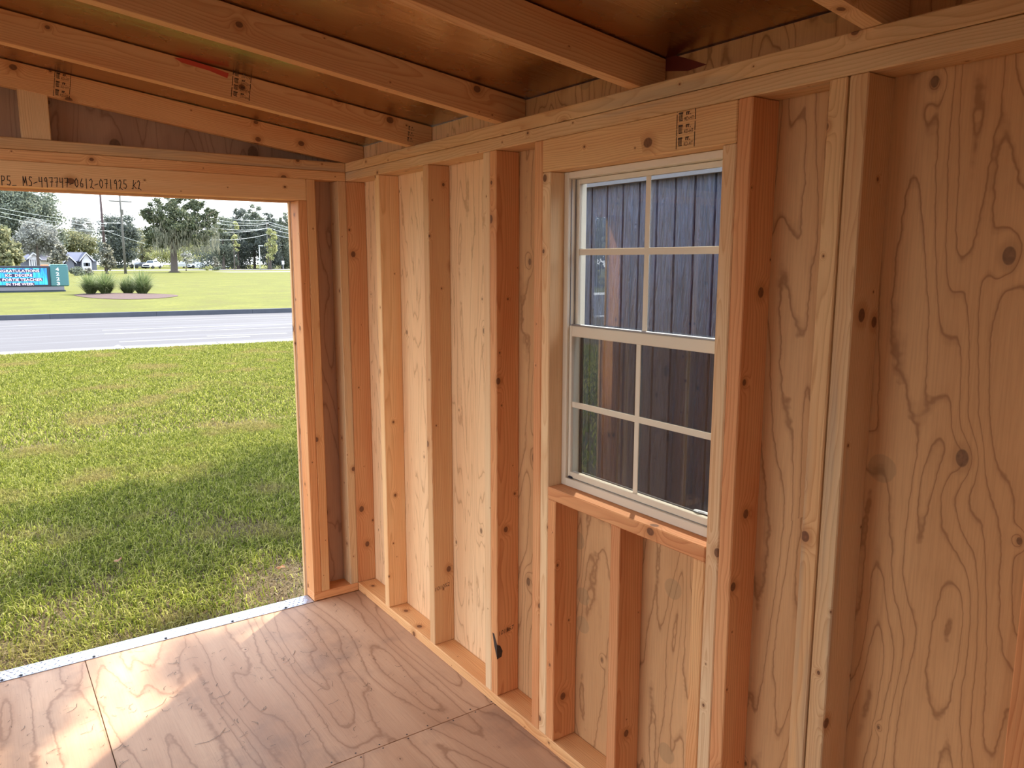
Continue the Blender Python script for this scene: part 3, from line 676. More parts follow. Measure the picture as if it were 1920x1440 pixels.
# ================================================================== GROUND
def strip(name, f0, f1, xa, xb, z, mat, kind='structure', n=24, label=None, cat=None, zb=None):
    bm = bmesh.new(); prev = None
    for i in range(n+1):
        x = xa+(xb-xa)*i/n; a = bm.verts.new((x, f0(x), z)); b = bm.verts.new((x, f1(x), z if zb is None else zb))
        if prev: bm.faces.new((prev[0], a, b, prev[1]))
        prev = (a, b)
    o = bm_obj(name, bm, mat); tag(o, label, cat, kind=kind)
    if o.data.polygons[0].normal.z < 0: o.data.flip_normals()
    return o
near_e = lambda x: 13.80-.10*(x+1); pan_e = lambda x: 14.46-.10*(x+1); far_e = lambda x: 24.25-.150*(x+.7)
XA, XB = -45, 50
strip('near_lawn_soil', lambda x: -12, near_e, XA, XB, GZ, M['soil'])
strip('road_surface', pan_e, far_e, XA, XB, GZ-.01, M['road'])
strip('far_lawn_ground', lambda x: far_e(x)+.16, lambda x: 420, XA-120, XB+250, GZ+.10, M['lawn_far'], n=60)
# gutter slabs with joints
gx = XA; gp = structure('gutter_pan')
k = 0
slab_w = 1.78
gx = -1-slab_w*8+.28
while gx < 22:
    a, b = gx+.008, gx+slab_w-.008; bm = bmesh.new()
    v = [bm.verts.new((x+dx, f(x)+o2, z)) for z in (GZ-.08, GZ+.004) for x, f, o2, dx in ((a, near_e, 0, 0), (b, near_e, 0, 0), (b, pan_e, 0, .05), (a, pan_e, 0, .05))]
    for q in ((3, 2, 1, 0), (4, 5, 6, 7), (0, 1, 5, 4), (1, 2, 6, 5), (2, 3, 7, 6), (3, 0, 4, 7)): bm.faces.new([v[i] for i in q])
    bm_obj('concrete_slab', bm, M['concrete'], gp); gx += slab_w; k += 1
cb = structure('far_curb'); gx = -14.0
while gx < 32:
    a, b = gx, gx+2.906; bm = bmesh.new()
    v = [bm.verts.new((x, far_e(x)+o2, z)) for z in (GZ-.03, GZ+.135) for x, o2 in ((a, 0), (b, 0), (b, .17), (a, .17))]
    for q in ((3, 2, 1, 0), (4, 5, 6, 7), (0, 1, 5, 4), (1, 2, 6, 5), (2, 3, 7, 6), (3, 0, 4, 7)): bm.faces.new([v[i] for i in q])
    bm_obj('curb_block', bm, M['curb'], cb); gx += 2.912
# worn white marks on the road
for i, (x0, x1, off, wd) in enumerate(((1.2, 3.9, 1.15, .16), (3.1, 4.9, 1.65, .18), (1.2, 7.6, 3.4, .10), (1.3, 9.0, 4.6, .11), (-9, 13, 7.2, .07), (2.5, 12, 8.3, .07))):
    f0 = lambda x, o=off: pan_e(x)+o-(x*.035); f1 = lambda x, o=off, w_=wd: pan_e(x)+o+w_-(x*.035)
    strip('road_marking', f0, f1, x0, x1, GZ-.0088, M['paint'], kind='structure', n=6)
# mulch bed on the far lawn
bm = bmesh.new(); c = Vector((4.65, 37.6, GZ+.115)); ring = []
for i in range(28):
    a = 2*math.pi*i/28; rr = 1+.08*math.sin(3*a+1)
    ring.append(bm.verts.new(c+Vector((2.05*rr*math.cos(a), 3.9*rr*math.sin(a)+.25*math.cos(a)*-3, 0))))
cc = bm.verts.new(c+Vector((0, 0, .10)))
for i in range(28): bm.faces.new((cc, ring[i], ring[(i+1) % 28]))
tag(bm_obj('mulch_bed', bm, M['mulch'], smooth=True), 'reddish brown mulch bed under the ornamental grass clumps', 'mulch', kind='stuff')
# grass blades near the shed (uncountable: one object per area)
def blades(name, n, xr, yr, hgt, wid, label, dens, mat='blade', z=GZ, wedge=True, cat='grass'):
    P = []; tot = 0; rng = np.random.default_rng(hash(name) % 1000 if False else len(name)*7+n % 97)
    while tot < n:
        m = n*2; y = yr[0]+(yr[1]-yr[0])*rng.random(m)**(.85); x = xr[0]+(xr[1]-xr[0])*rng.random(m)
        if wedge:
            lo = -1.75+.02*y; hi = .15+.385*y
            k = (x > lo-.3) & (x < hi)
        else: k = np.ones(m, bool)
        k &= y < near_e(x)-.0
        d = .5+.5*np.sin(x*3.1+1.3*np.sin(y*2.3))*np.sin(y*2.7+1.1*np.sin(x*3.7))
        d = d+rng.normal(size=m)*.10; k &= rng.random(m) < (1-dens*np.clip((d-.62+.30*np.clip((1.8-y)/1.2, 0, 1))/.35, 0, 1)*np.clip((3.0-y)/1.5, .15, 1))
        P.append(np.stack([x[k], y[k]], 1)); tot += k.sum()
    P = np.concatenate(P)[:n]; n = len(P)
    a = rng.random(n)*2*np.pi; h = hgt*(.45+.9*rng.random(n)); wd = wid*(.6+.8*rng.random(n)); ln = h*(.5+1.1*rng.random(n))
    d = np.stack([np.cos(a), np.sin(a)], 1); s_ = np.stack([-d[:, 1], d[:, 0]], 1)
    V = np.zeros((n, 5, 3)); 
    V[:, 0, :2] = P-s_*wd[:, None]/2; V[:, 1, :2] = P+s_*wd[:, None]/2; V[:, 0, 2] = V[:, 1, 2] = z
    V[:, 2, :2] = P+d*ln[:, None]*.35+s_*wd[:, None]*.42; V[:, 3, :2] = P+d*ln[:, None]*.35-s_*wd[:, None]*.42; V[:, 2, 2] = V[:, 3, 2] = z+h*.7
    V[:, 4, :2] = P+d*ln[:, None]; V[:, 4, 2] = z+h*.85
    b = np.arange(n)[:, None]*5
    F = np.concatenate([b+np.array([0, 1, 2]), b+np.array([0, 2, 3]), b+np.array([3, 2, 4])], 0)
    o = np_mesh(name, V.reshape(-1, 3), F, M[mat]); tag(o, label, cat, kind='stuff'); return o
blades('lawn_grass', 105000, (-2.2, 3.0), (.12, 5.0), .043, .0050, 'short green lawn grass with worn brown spots just outside the doorway', .93)
blades('lawn_grass', 190000, (-2.4, 6.0), (5.0, 13.9), .036, .0075, 'sunlit lawn grass farther out, running up to the concrete gutter', .3)
blades('lawn_grass', 60000, (-9, -1.7), (-3, 13), .06, .014, 'lawn grass left of the doorway, mirrored in the window', .3, wedge=False)
blades('dry_thatch', 42000, (-2.0, 1.6), (.11, 3.4), .012, .004, 'brown dry thatch lying between the grass tufts by the doorway', 0, 'thatch', cat='thatch')
# leaves on the lawn
for i, (px, py, r) in enumerate(((222, 1068, .035), (527, 1080, .028), (400, 795, .03), (325, 712, .03))):
    p = gr(px, py); bm = bmesh.new(); a0 = random.random()*6
    ct = bm.verts.new((0, 0, .012)); rg = [bm.verts.new((math.cos(a)*r*q, math.sin(a)*r*.6*q, random.uniform(0, .02))) for a, q in [(k*math.pi/4, 1 if k % 2 == 0 else .75) for k in range(8)]]
    for k in range(8): bm.faces.new((ct, rg[k], rg[(k+1) % 8]))
    o = bm_obj('fallen_leaf', bm, M['leafdry'], None, Matrix.Translation((p.x, p.y, GZ+.045)) @ Matrix.Rotation(a0, 4, 'Z'))
    tag(o, ['large red-brown dry leaf in the shaded grass left of centre of the doorway', 'small red-brown dry leaf in the grass beside the right door jamb', 'pale dry leaf in the sunny lawn, middle distance', 'small dry leaf farthest out on the sunny lawn'][i], 'leaf')

p = gr(222, 657); bm = bmesh.new(); bmesh.ops.create_icosphere(bm, subdivisions=1, radius=.07)
for v in bm.verts: v.co *= random.uniform(.6, 1.1); v.co.z = max(v.co.z*.7, -.03)
tag(bm_obj('litter', bm, M['paper'], None, Matrix.Translation((p.x, p.y, GZ+.06))), 'small crumpled white litter in the grass beside the gutter', 'litter')
# debris on the floor
bm = bmesh.new()
def sliver(x, y, L, a, wdt, cv):
    pts = []
    for k in range(4):
        t = k/3-.5; aa = a+cv*t; pts.append(Vector((x+math.cos(aa)*L*t, y+math.sin(aa)*L*t, .0012+random.random()*.002)))
    for k in range(3):
        t = (pts[k+1]-pts[k]).normalized(); nn = Vector((-t.y, t.x, 0))*wdt/2
        bm.faces.new([bm.verts.new(v) for v in (pts[k]-nn, pts[k+1]-nn, pts[k+1]+nn, pts[k]+nn)])
for i in range(330):
    x = random.uniform(-1.5, -.1); y = random.gauss(-.48, .36)
    if y > -.02 or y < -1.9: continue
    sliver(x, y, abs(random.gauss(.009, .016))+.005, random.gauss(.45, .7), random.uniform(.0008, .002), random.uniform(-1.6, 1.6))
for x, y, L, a in ((-.96, -.50, .10, .5), (-.85, -.80, .12, .35), (-.75, -.56, .05, .4), (-1.2, -.35, .06, .9)): sliver(x, y, L, a, .0018, .8)
tag(bm_obj('floor_debris', bm, M['debris']), 'dark bits of dry grass and bark scattered on the plywood floor', 'debris', kind='stuff')
for sx in (0,):
    bm = bmesh.new()                                     # nail heads along the cross seam
    for i in range(16):
        for dy in (-.012, .012):
            x = -1.25+i*.083+random.uniform(-.008, .008); c = Vector((x, seamY+dy*random.uniform(.8, 1.3), .0006))
            rg = [bm.verts.new(c+Vector((math.cos(a)*.0032, math.sin(a)*.0032, 0))) for a in [k*math.pi/3 for k in range(6)]]; bm.faces.new(rg)
    o = bm_obj('nail_heads', bm, M['screwm'], floor, kind='stuff')

# ================================================================== ROADSIDE SIGN
def sx_(px, py, Y): return at(px, py, Y)
SY = 45.4
zt = at(60, 498.5, SY).z; zb_ = at(60, 537.5, SY).z; zp = at(60, 545, SY).z
xr = at(129, 520, SY).x; xm = at(94.5, 520, SY).x; xl = at(-75, 520, SY).x
sg = thing('roadside_sign', 'teal roadside sign with a lit blue message screen beyond the road', 'sign', ((xl+xr)/2, SY+.4, GZ+.1))
box('sign_cabinet', (xm, SY, zb_), (xr, SY+.85, zt+.03), M['teal'], sg, .05)
box('cabinet_edge', (xm+.06, SY+.02, zt+.031), (xr-.03, SY+.8, zt+.075), M['tealp'], sg, .01)
box('screen_housing', (xl, SY+.02, zb_+.0), (xm-.003, SY+.8, zt), M['black'], sg, .02)
scn = box('screen', (xl+.1, SY, zb_+.10), (xm-.14, SY+.019, zt-.12), M['led'], sg)
box('plinth', (xl+.05, SY+.05, zp), (xr-.25, SY+.75, zb_-.003), M['plinth'], sg, .01)
box('footing', (xl+.1, SY+.08, GZ+.0), (xr-.18, SY+.72, zp-.003), M['footing'], sg, .02)
for i, ch in enumerate('4223'):
    h = (zt-zb_)*.165; z = zt-.09-h-i*(h+.075); lay_text('house_number', ch, h, h*.85, ((xm+xr)/2-.16, SY-.012, z), (1, 0, 0), (0, 0, 1), M['ledtext'] if 0 else M['numeral'], sg, .02)
rows = [('CONGRATULATIONS', -18, 74), ('KC  DECERE', 10, 60), ('S. PORTIE TEACHER', -6, 78), ('IN THE WEEK', 10, 62)]
for i, (s, a, b) in enumerate(rows):
    h = (zt-zb_)*.115; z = zt-.20-h-i*(h+.105); x0 = at(a, 515, SY).x; x1 = at(b, 515, SY).x
    bk = box('text_backing', (x0-.03, SY-.006, z-.02), (x1+.03, SY-.001, z+h+.02), M['leddark'], scn)
    lay_text('screen_text', s, h, x1-x0, (x0, SY-.010, z), (1, 0, 0), (0, 0, 1), M['ledtext'], scn)['kind'] = 'stuff'

# ================================================================== PLANTS AND TREES
def cards(C, size, rng, asp=1.0, up=0.0):
    n = len(C); a = rng.normal(size=(n, 3)); a[:, 2] *= (1-up)*1; a /= np.linalg.norm(a, axis=1)[:, None]
    b = rng.normal(size=(n, 3)); b -= a*(a*b).sum(1)[:, None]; b /= np.linalg.norm(b, axis=1)[:, None]
    s = size*(.5+rng.random(n))[:, None]
    V = np.stack([C-a*s-b*s*asp*.3, C+b*s*asp, C+a*s+b*s*asp*.2, C-b*s*asp*.9], 1)
    F = np.arange(n*4).reshape(n, 4); return V.reshape(-1, 3), F
def blob(c, r, n, rng, lump=.35):
    d = rng.normal(size=(n, 3)); d /= np.linalg.norm(d, axis=1)[:, None]
    lf = 1+lump*(np.sin(d[:, 0]*5+c[0])*np.sin(d[:, 1]*5+c[1]*3)+.6*np.sin(d[:, 2]*8+c[2]+d[:, 0]*6))
    rad = (.55+.45*rng.random(n)**.5)*lf
    return np.array(c)+d*np.array(r)*rad[:, None]
def tree(label, base, blobs, mat, size, n, group=None, trunk=.3, name='tree', seed=1, limbs=(), extra=None, bmat='bark', cat='tree', up=0):
    rng = np.random.default_rng(seed); t = thing(name, label, cat, base, group)
    if size > .3: size *= .40; n = int(n*3.6)
    elif size > .12: size *= .60; n = int(n*2.4)
    C = []
    tot = sum((b[1][0]*b[1][2])**.9 for b in blobs)
    for c, r in blobs:
        m = int(n*((r[0]*r[2])**.9)/tot); sub = max(3, int(m/90))
        # clumped: sub-clusters on each lobe
        cc = blob(c, r, sub, rng, .3)
        k = rng.integers(0, sub, m); cr = .30*min(r)
        C.append(cc[k]+rng.normal(size=(m, 3))*np.array([cr, cr, cr*.75])*.75)
    C = np.concatenate(C); V, F = cards(C, size, rng, .8, up)
    np_mesh('foliage', V, F, M[mat], t, kind='stuff')
    if trunk:
        zt_ = max(b[0][2] for b in blobs); bm = bmesh.new(); b0 = Vector(base)
        tube(bm, [b0, b0+Vector((0, 0, .25)), b0+Vector((.1, 0, (zt_-b0.z)*.5)), Vector((b0.x+.05, b0.y, zt_))], [trunk*1.9, trunk*1.05, trunk*.8, trunk*.25], 9)
        for p0, p1, r0 in limbs:
            p0, p1 = Vector(p0), Vector(p1); mid = (p0+p1)/2+Vector((0, 0, (p1-p0).length*.12)); tube(bm, [p0, mid, p1], [r0, r0*.6, r0*.15], 6)
        bm_obj('trunk', bm, M[bmat], t, smooth=True)
    if extra: 
        V, F = extra(rng); np_mesh('hanging_moss', V, F, M['moss'], t, kind='stuff')
    return t
def B(px, py, Y, wpx, hpx, dp=None):      # a crown lobe: centre on a sight line, half sizes from its apparent width and height there
    p = at(px, py, Y); q = at(px+wpx, py, Y); r = at(px, py-hpx, Y); rx = abs(q.x-p.x); rz = abs(r.z-p.z)
    return ((p.x, p.y, p.z), (rx, dp or rx, rz))
def base(px, Y): p = at(px, 505, Y); return (p.x, Y, GZ+.1)
G1 = 'trees along the far side of the lawn'
tree('huge dark green tree behind the pillared house at far left', base(45, 175), [B(30, 395, 175, 45, 38), B(75, 400, 178, 35, 34), B(5, 430, 176, 35, 45), B(60, 440, 177, 45, 35), B(100, 450, 179, 25, 26), B(20, 370, 176, 30, 20)], 'leafA', .50, 9500, G1, .6, seed=3)
tree('grey-green hazy tree in front of the huge dark tree', base(72, 150), [B(60, 440, 150, 28, 22), B(85, 450, 152, 24, 22), B(45, 455, 151, 16, 16), B(100, 465, 152, 15, 14)], 'leafC', .34, 4600, G1, .25, seed=4)
tree('bright leafy tree at the left edge above the message sign', base(8, 85), [B(5, 455, 85, 22, 26), B(22, 475, 86, 16, 20), B(-12, 475, 85, 22, 24), B(8, 485, 84, 22, 12)], 'leafB', .26, 3800, G1, .2, seed=5)
tree('mid-green rounded tree above the blue-roofed house', base(140, 185), [B(125, 452, 185, 25, 20), B(150, 462, 186, 24, 18), B(110, 466, 187, 18, 15), B(165, 458, 185, 14, 14)], 'leafB', .36, 3600, G1, .35, seed=6)
tree('pale thin-crowned tree against the sky left of the dark pole', base(152, 215), [B(148, 415, 215, 14, 10), B(162, 425, 216, 18, 14), B(140, 432, 215, 14, 10)], 'leafC', .34, 1500, G1, .25, seed=7)
tree('tall dark tree between the two leaning utility poles', base(213, 195), [B(205, 425, 195, 22, 18), B(230, 425, 196, 20, 20), B(215, 450, 195, 26, 28), B(245, 445, 197, 18, 22), B(218, 480, 196, 30, 22)], 'leafD', .42, 5200, G1, .5, seed=8)
tree('light green tree just left of the mossy oak', base(268, 212), [B(262, 445, 213, 18, 14), B(255, 462, 212, 26, 18), B(285, 455, 213, 18, 18), B(275, 474, 214, 28, 14)], 'leafB', .34, 3400, G1, .3, seed=9)
tree('long dark treeline far behind the houses and the oak', base(240, 235), [B(px, 470-(px % 7), 235+(px % 5), 24, 28) for px in range(95, 410, 24)], 'leafA', .5, 8000, G1, 0, 'treeline', seed=36, cat='treeline')
tree('low pale foliage behind the oak trunk', base(345, 205), [B(320, 470, 205, 26, 18), B(350, 465, 206, 26, 20), B(378, 472, 205, 20, 16), B(300, 478, 205, 20, 14)], 'leafE', .34, 2600, G1, .2, seed=10)
for i, (px, top, lab) in enumerate(((420, 402, 'tall pine standing right next to the oak crown'), (447, 388, 'tall pine left of the tallest one in the right-hand grove'), (478, 385, 'tallest pine of the grove right of the oak'), (505, 398, 'tall pine behind the thin grey lamp post'), (530, 402, 'tall pine above the small white road sign'), (556, 398, 'tall pine at the right end, cut by the door jamb'))):
    Y = 165+4*(i % 3)
    bl = [B(px, top+12, Y, 10, 12), B(px-8, top+30, Y, 16, 14), B(px+8, top+38, Y+1, 16, 16), B(px-4, top+60, Y, 18, 18), B(px+5, top+82, Y+2, 18, 18)]
    tree(lab, base(px, Y), bl, 'leafD' if i % 2 else 'leafA', .34, 3300, G1, .28, seed=20+i)
tree('shady undergrowth along the foot of the pine grove', base(470, 175), [B(px, 478, 175+(px % 5), 26, 26) for px in (395, 425, 455, 485, 515, 545, 570)]+[B(px, 445, 180+(px % 5), 26, 24) for px in (410, 440, 470, 500, 530, 560)], 'leafD', .36, 9000, G1, 0, 'thicket', seed=31, cat='thicket')
tree('yellow-green sunlit tree right of the lamp post', base(508, 158), [B(508, 440, 158, 8, 12), B(511, 462, 158, 9, 14), B(505, 478, 158, 8, 10)], 'leafE', .22, 1300, G1, .14, seed=32)
tree('narrow vine-hung tree left of the grey lamp post', base(440, 160), [B(441, 425, 160, 6, 10), B(438, 445, 160, 5, 12), B(444, 462, 160, 5, 10)], 'leafE', .2, 800, G1, .12, seed=33)
for i, (x, y, lab) in enumerate(((-34, 38, 'unseen tree added left of the far lawn for the window reflection, nearest of three'), (-46, 48, 'unseen tree added left of the far lawn for the window reflection, middle of three'), (-40, 60, 'unseen tree added left of the far lawn for the window reflection, farthest of three'))):  # added out of view to darken what the window glass reflects
    tree(lab, (x, y, GZ+.1), [((x, y, 6.5), (6, 5, 5.5)), ((x+5, y+4, 4.5), (4.5, 4, 4)), ((x-5, y-2, 5), (4.5, 4, 4.5))], 'leafA', .5, 3000, G1, .35, seed=80+i)
# oak with hanging moss
OY = 121.5; ob = base(327, OY)
def oakmoss(rng):
    Vs = []; Fs = []; n = 2400
    for i in range(n):
        px = rng.uniform(285, 412); py = rng.uniform(425, 468) if rng.random() < .8 else rng.uniform(400, 450)
        p = at(px, py, OY+rng.uniform(-4, 3)); L = rng.uniform(.25, 1.0); wd = rng.uniform(.012, .035)
        dx = rng.normal()*.08; k = len(Vs)
        Vs += [(p.x-wd, p.y, p.z), (p.x+wd, p.y+wd*.5, p.z), (p.x+dx+wd*.3, p.y, p.z-L), (p.x+dx-wd*.3, p.y, p.z-L)]; Fs.append((k, k+1, k+2, k+3))
    return np.array(Vs), np.array(Fs)
ol = []
tp0 = at(330, 462, OY)
for px, py, r in ((285, 420, .22), (300, 395, .24), (265, 388, .14), (330, 385, .26), (355, 400, .24), (385, 420, .24), (405, 395, .14), (395, 445, .18), (280, 450, .2), (262, 425, .1), (275, 375, .1)):
    p = at(px, py, OY+random.uniform(-2, 2)); ol.append(((tp0.x, OY, tp0.z-.3*random.random()), tuple(p), r*1.5))
tree('large spreading oak hung with grey moss in the middle of the far lawn', ob,
     [B(312, 383, OY, 18, 16), B(345, 380, OY+1, 24, 16), B(372, 388, OY, 14, 12), B(282, 392, OY, 9, 12), B(395, 398, OY, 12, 10), B(308, 405, OY, 26, 20), B(340, 415, OY-1, 34, 20), B(372, 415, OY, 24, 16), B(295, 435, OY, 26, 16), B(330, 440, OY+1, 40, 20), B(385, 432, OY-1, 26, 14), B(362, 450, OY, 30, 12), B(290, 455, OY+1, 22, 10), B(280, 405, OY, 14, 12), B(402, 408, OY, 10, 10)],
     'leafO', .20, 12500, None, .50, 'oak_tree', 40, ol, oakmoss)
tree('bronze-leaved magnolia right of the blue-roofed house', base(200, 112), [B(200, 478, 112, 11, 16), B(197, 462, 112, 6, 8), B(203, 494, 112, 12, 10)], 'leafM', .20, 1700, None, .13, 'magnolia', 41)
tree('dark brownish magnolia directly behind the teal sign end', base(112, 105), [B(113, 470, 105, 8, 12), B(108, 485, 105, 14, 12)], 'leafM', .19, 1500, None, .12, 'magnolia', 42)
tree('small bronze shrub tree beside the low bushes on the right', base(408, 150), [B(404, 492, 150, 6, 9), B(412, 499, 150, 5, 6)], 'leafM', .2, 420, None, .08, 'magnolia', 43)
tree('thin pale sapling just right of the oak trunk', base(349, 140), [B(349, 482, 140, 8, 10), B(345, 492, 140, 6, 6)], 'leafC', .18, 320, None, .06, 'sapling', 44)
def shrub(label, px, Y, w_, h_, mat, n, seed, size=.13):
    b = base(px, Y); p = at(px+w_, 500, Y); rx = abs(p.x-b[0]); q = at(px, 500-h_, Y); rz = (q.z-at(px, 500, Y).z)/2
    return tree(label, b, [((b[0], Y, GZ+.1+rz*.9), (rx*.9, rx*.8, rz))], mat, size, n, None, 0, 'shrub', seed, cat='shrub')
shrub('round dark green shrub behind the teal sign end', 144, 98, 12, 17, 'leafA', 1500, 50)
shrub('round burgundy-brown shrub right of the round dark green one', 165, 99, 9, 14, 'leafM', 900, 51)
shrub('low clipped bush left one of the pair right of the oak', 389, 147, 9, 7, 'leafE', 500, 52)
shrub('low clipped bush right one of the pair right of the oak', 407, 146, 9, 7, 'leafA', 500, 53)
# ornamental grass clumps in the mulch bed
def clump(label, x, y, r, h, n, seed):
    rng = np.random.default_rng(seed); a = rng.random(n)*2*np.pi; d = np.stack([np.cos(a), np.sin(a)], 1); th = 1.3*rng.random(n)**.8
    P = np.array([x, y])+d*(rng.random(n)*.20)[:, None]; L = h*(.55+.6*rng.random(n)); s_ = np.stack([-d[:, 1], d[:, 0]], 1)*.009
    z = GZ+.13; V = np.zeros((n, 6, 3)); mid = P+d*(L*.45*np.sin(th*.75))[:, None]; end = P+d*(L*r/.8*np.sin(th))[:, None]
    V[:, 0, :2] = P-s_; V[:, 1, :2] = P+s_; V[:, 2, :2] = mid+s_; V[:, 3, :2] = mid-s_; V[:, 4, :2] = end+s_*.3; V[:, 5, :2] = end-s_*.3
    V[:, 0, 2] = V[:, 1, 2] = z; V[:, 2, 2] = V[:, 3, 2] = z+L*.6*np.cos(th*.75); V[:, 4, 2] = V[:, 5, 2] = z+L*np.cos(th)
    b = np.arange(n)[:, None]*6; F = np.concatenate([b+np.array([0, 1, 2, 3]), b+np.array([3, 2, 4, 5])])
    t = thing('ornamental_grass', label, 'ornamental grass', (x, y, z), 'grass clumps in the mulch bed'); np_mesh('foliage', V.reshape(-1, 3), F, M['reed'], t, kind='stuff')
for lab, px, Y, r, h, s in (('leftmost ornamental grass clump, beside the sign', 168, 40.5, .95, 1.0, 1), ('big ornamental grass clump second from the sign', 196, 39.6, .95, 1.05, 2), ('small ornamental grass clump third from the sign', 238, 39.6, .55, .85, 3), ('rightmost ornamental grass clump, farthest from the sign', 265, 38.8, .8, 1.1, 4)):
    clump(lab, at(px, 520, Y).x, Y, r, h, 900, 60+s)
# added unseen tree, lobes placed to shadow the grass and dim the floor sun
tree('unseen shade tree added right of the shed to dapple the sunlight', (3.9, 4.6, GZ), [((2.35, 4.1, 3.8), (1.0, .8, .5)), ((3.3, 4.8, 4.3), (1.3, 1.1, .7)), ((1.72, 1.8, 3.9), (1.05, 1.0, .4))], 'leafO', .06, 12500, None, .12, 'tree', 70)

# ================================================================== POLES, WIRES, HOUSES, CARS
def pole(name, label, px, pytop, Y, r, mat, arms, cat='utility pole'):
    b = Vector(base(px, Y)); ztop = at(px, pytop, Y).z; t = thing(name, label, cat, b)
    bm = bmesh.new(); tube(bm, [b, Vector((b.x, b.y, ztop))], [r, r*.65], 8); bm_obj('pole', bm, M[mat], t, smooth=True)
    for py, l, rr in arms:
        z = at(px, py, Y).z; box('crossarm', (b.x-l, Y-.08, z-rr), (b.x+l, Y+.08, z+rr), M[mat if rr > .05 else 'wire'], t)
    return t
pole('utility_pole', 'grey wooden utility pole with a crossarm, left of the oak', 235, 366, 110, .17, 'polewood', ((378, 1.35, .07),))
tb = at(226, 398, 110); bm = bmesh.new(); tube(bm, [(tb.x+.1, 109.7, tb.z-.35), (tb.x+.1, 109.7, tb.z+.35)], [.2, .2], 8); tag(bm_obj('pole_transformer', bm, M['polewood']), 'small grey transformer can on the pole left of the oak', 'transformer')
pole('utility_pole', 'dark reddish utility pole left of the grey one', 199, 355, 140, .24, 'poledark', ((418, 2.6, .045), (433, 1.6, .045)))
pole('utility_pole', 'distant grey utility pole in front of the pine grove', 504, 420, 158, .16, 'polewood', ((425, 1.6, .06),))
lp = pole('lamp_post', 'thin pale grey lamp post on the right side of the far lawn', 488, 460, 148, .11, 'galv', (), 'lamp post')
b = base(488, 148); z = at(488, 461, 148).z; box('lamp_head', (b[0]-.1, 147.8, z-.06), (b[0]+.75, 148.2, z+.1), M['galv'], lp, .02)
sp_ = thing('road_sign', 'small white road sign on a post near the right door jamb', 'sign', base(531, 165)); b = base(531, 165)
z0 = at(531, 498, 165).z; box('sign_panel', (b[0]-.28, 164.9, at(531, 496, 165).z), (b[0]+.28, 164.95, at(531, 489, 165).z), M['white'], sp_, .01)
bm = bmesh.new(); tube(bm, [b, (b[0], b[1], at(531, 490, 165).z)], [.05, .05], 6); bm_obj('post', bm, M['galv'], sp_)
sp2 = thing('road_sign', 'pale yellow gabled school-style sign left of the white pickup', 'sign', base(252, 150)); b = base(252, 150)
box('sign_panel', (b[0]-.33, 149.9, at(252, 493, 150).z), (b[0]+.33, 149.95, at(252, 488, 150).z), M['white'], sp2, .01)
bm = bmesh.new(); tube(bm, [b, (b[0], b[1], at(252, 489, 150).z)], [.05, .05], 6); bm_obj('post', bm, M['galv'], sp2)
def wire(pa, pb, Ya, Yb, sag, lab):
    A = at(pa[0], pa[1], Ya); Bq = at(pb[0], pb[1], Yb); bm = bmesh.new(); pts = []
    for i in range(13):
        t = i/12; p = A.lerp(Bq, t); p.z -= sag*4*t*(1-t); pts.append(p)
    tube(bm, pts, [.028]*13, 4); tag(bm_obj('power_line', bm, M['wire']), lab, 'power line', 'overhead cables')
wl = [((-60, 378), (199, 420), 120, 140, .3, 'uppermost of the three pale cables crossing the left trees'), ((-60, 384), (199, 424), 120, 140, .5, 'middle of the three pale cables crossing the left trees'), ((-60, 390), (199, 433), 120, 140, .6, 'lowest of the three pale cables crossing the left trees'),
      ((199, 433), (330, 470), 140, 150, .3, 'pale cable running down right from the dark pole'), ((130, 432), (199, 432), 150, 140, .1, 'short level pale cable left of the dark pole')]
names = ['topmost', 'second', 'third', 'fourth', 'fifth', 'lowest']
for i, (ya, yb) in enumerate(((400, 413), (408, 417), (416, 419), (425, 427), (433, 427), (449, 438))): wl.append(((388, ya), (504, yb), 130, 158, .5, names[i]+' pale cable strung between the oak and the distant pole'))
for i, (ya, yb) in enumerate(((416, 430), (420, 436), (427, 442), (436, 450))): wl.append(((504, ya), (575, yb), 158, 150, .3, names[i]+' pale cable right of the distant pole'))
for a in wl: wire(*a)
def gable(name, mat, wall, x0, x1, y0, y1, z0, z1, zt_, par, front=True):
    bm = bmesh.new(); add_box(bm, (x0, y0, z0), (x1, y1, z1)); xm_ = (x0+x1)/2
    v = [bm.verts.new(p) for p in ((x0, y0, z1), (x1, y0, z1), (xm_, y0, zt_))]; bm.faces.new(v); bm_obj('wall', bm, M[wall], par)
    for s_, (xa, xb) in enumerate(((x0-.4, xm_), (x1+.4, xm_))):
        bm = bmesh.new(); th = .25; pr = [(xa, z1-.15), (xb, zt_), (xb, zt_+th), (xa, z1-.15+th)]
        L = [[bm.verts.new((p[0], y, p[1])) for p in pr] for y in (y0-.3, y1+.3)]
        bm.faces.new(L[0]); bm.faces.new(L[1][::-1])
        for i in range(4): bm.faces.new((L[0][i], L[0][(i+1) % 4], L[1][(i+1) % 4], L[1][i]))
        bm_obj('roof', bm, M[mat], par)
        bm = bmesh.new(); L = [[bm.verts.new((p[0], y, p[1])) for p in pr] for y in (y0-.42, y0-.305)]
        bm.faces.new(L[0]); bm.faces.new(L[1][::-1])
        for i in range(4): bm.faces.new((L[0][i], L[0][(i+1) % 4], L[1][(i+1) % 4], L[1][i]))
        bm_obj('barge_board', bm, M['white'], par)
def Z(py, Y): return at(100, py, Y).z
Y = 160; X_ = lambda px, Y=160: at(px, 490, Y).x
h1 = thing('house', 'small grey-roofed house with white porch pillars behind the sign', 'house', (X_(57), Y, GZ+.1))
box('main_wall', (X_(38), Y+3, GZ+.1), (X_(75), Y+9, Z(486, Y)), M['wallgrey'], h1)
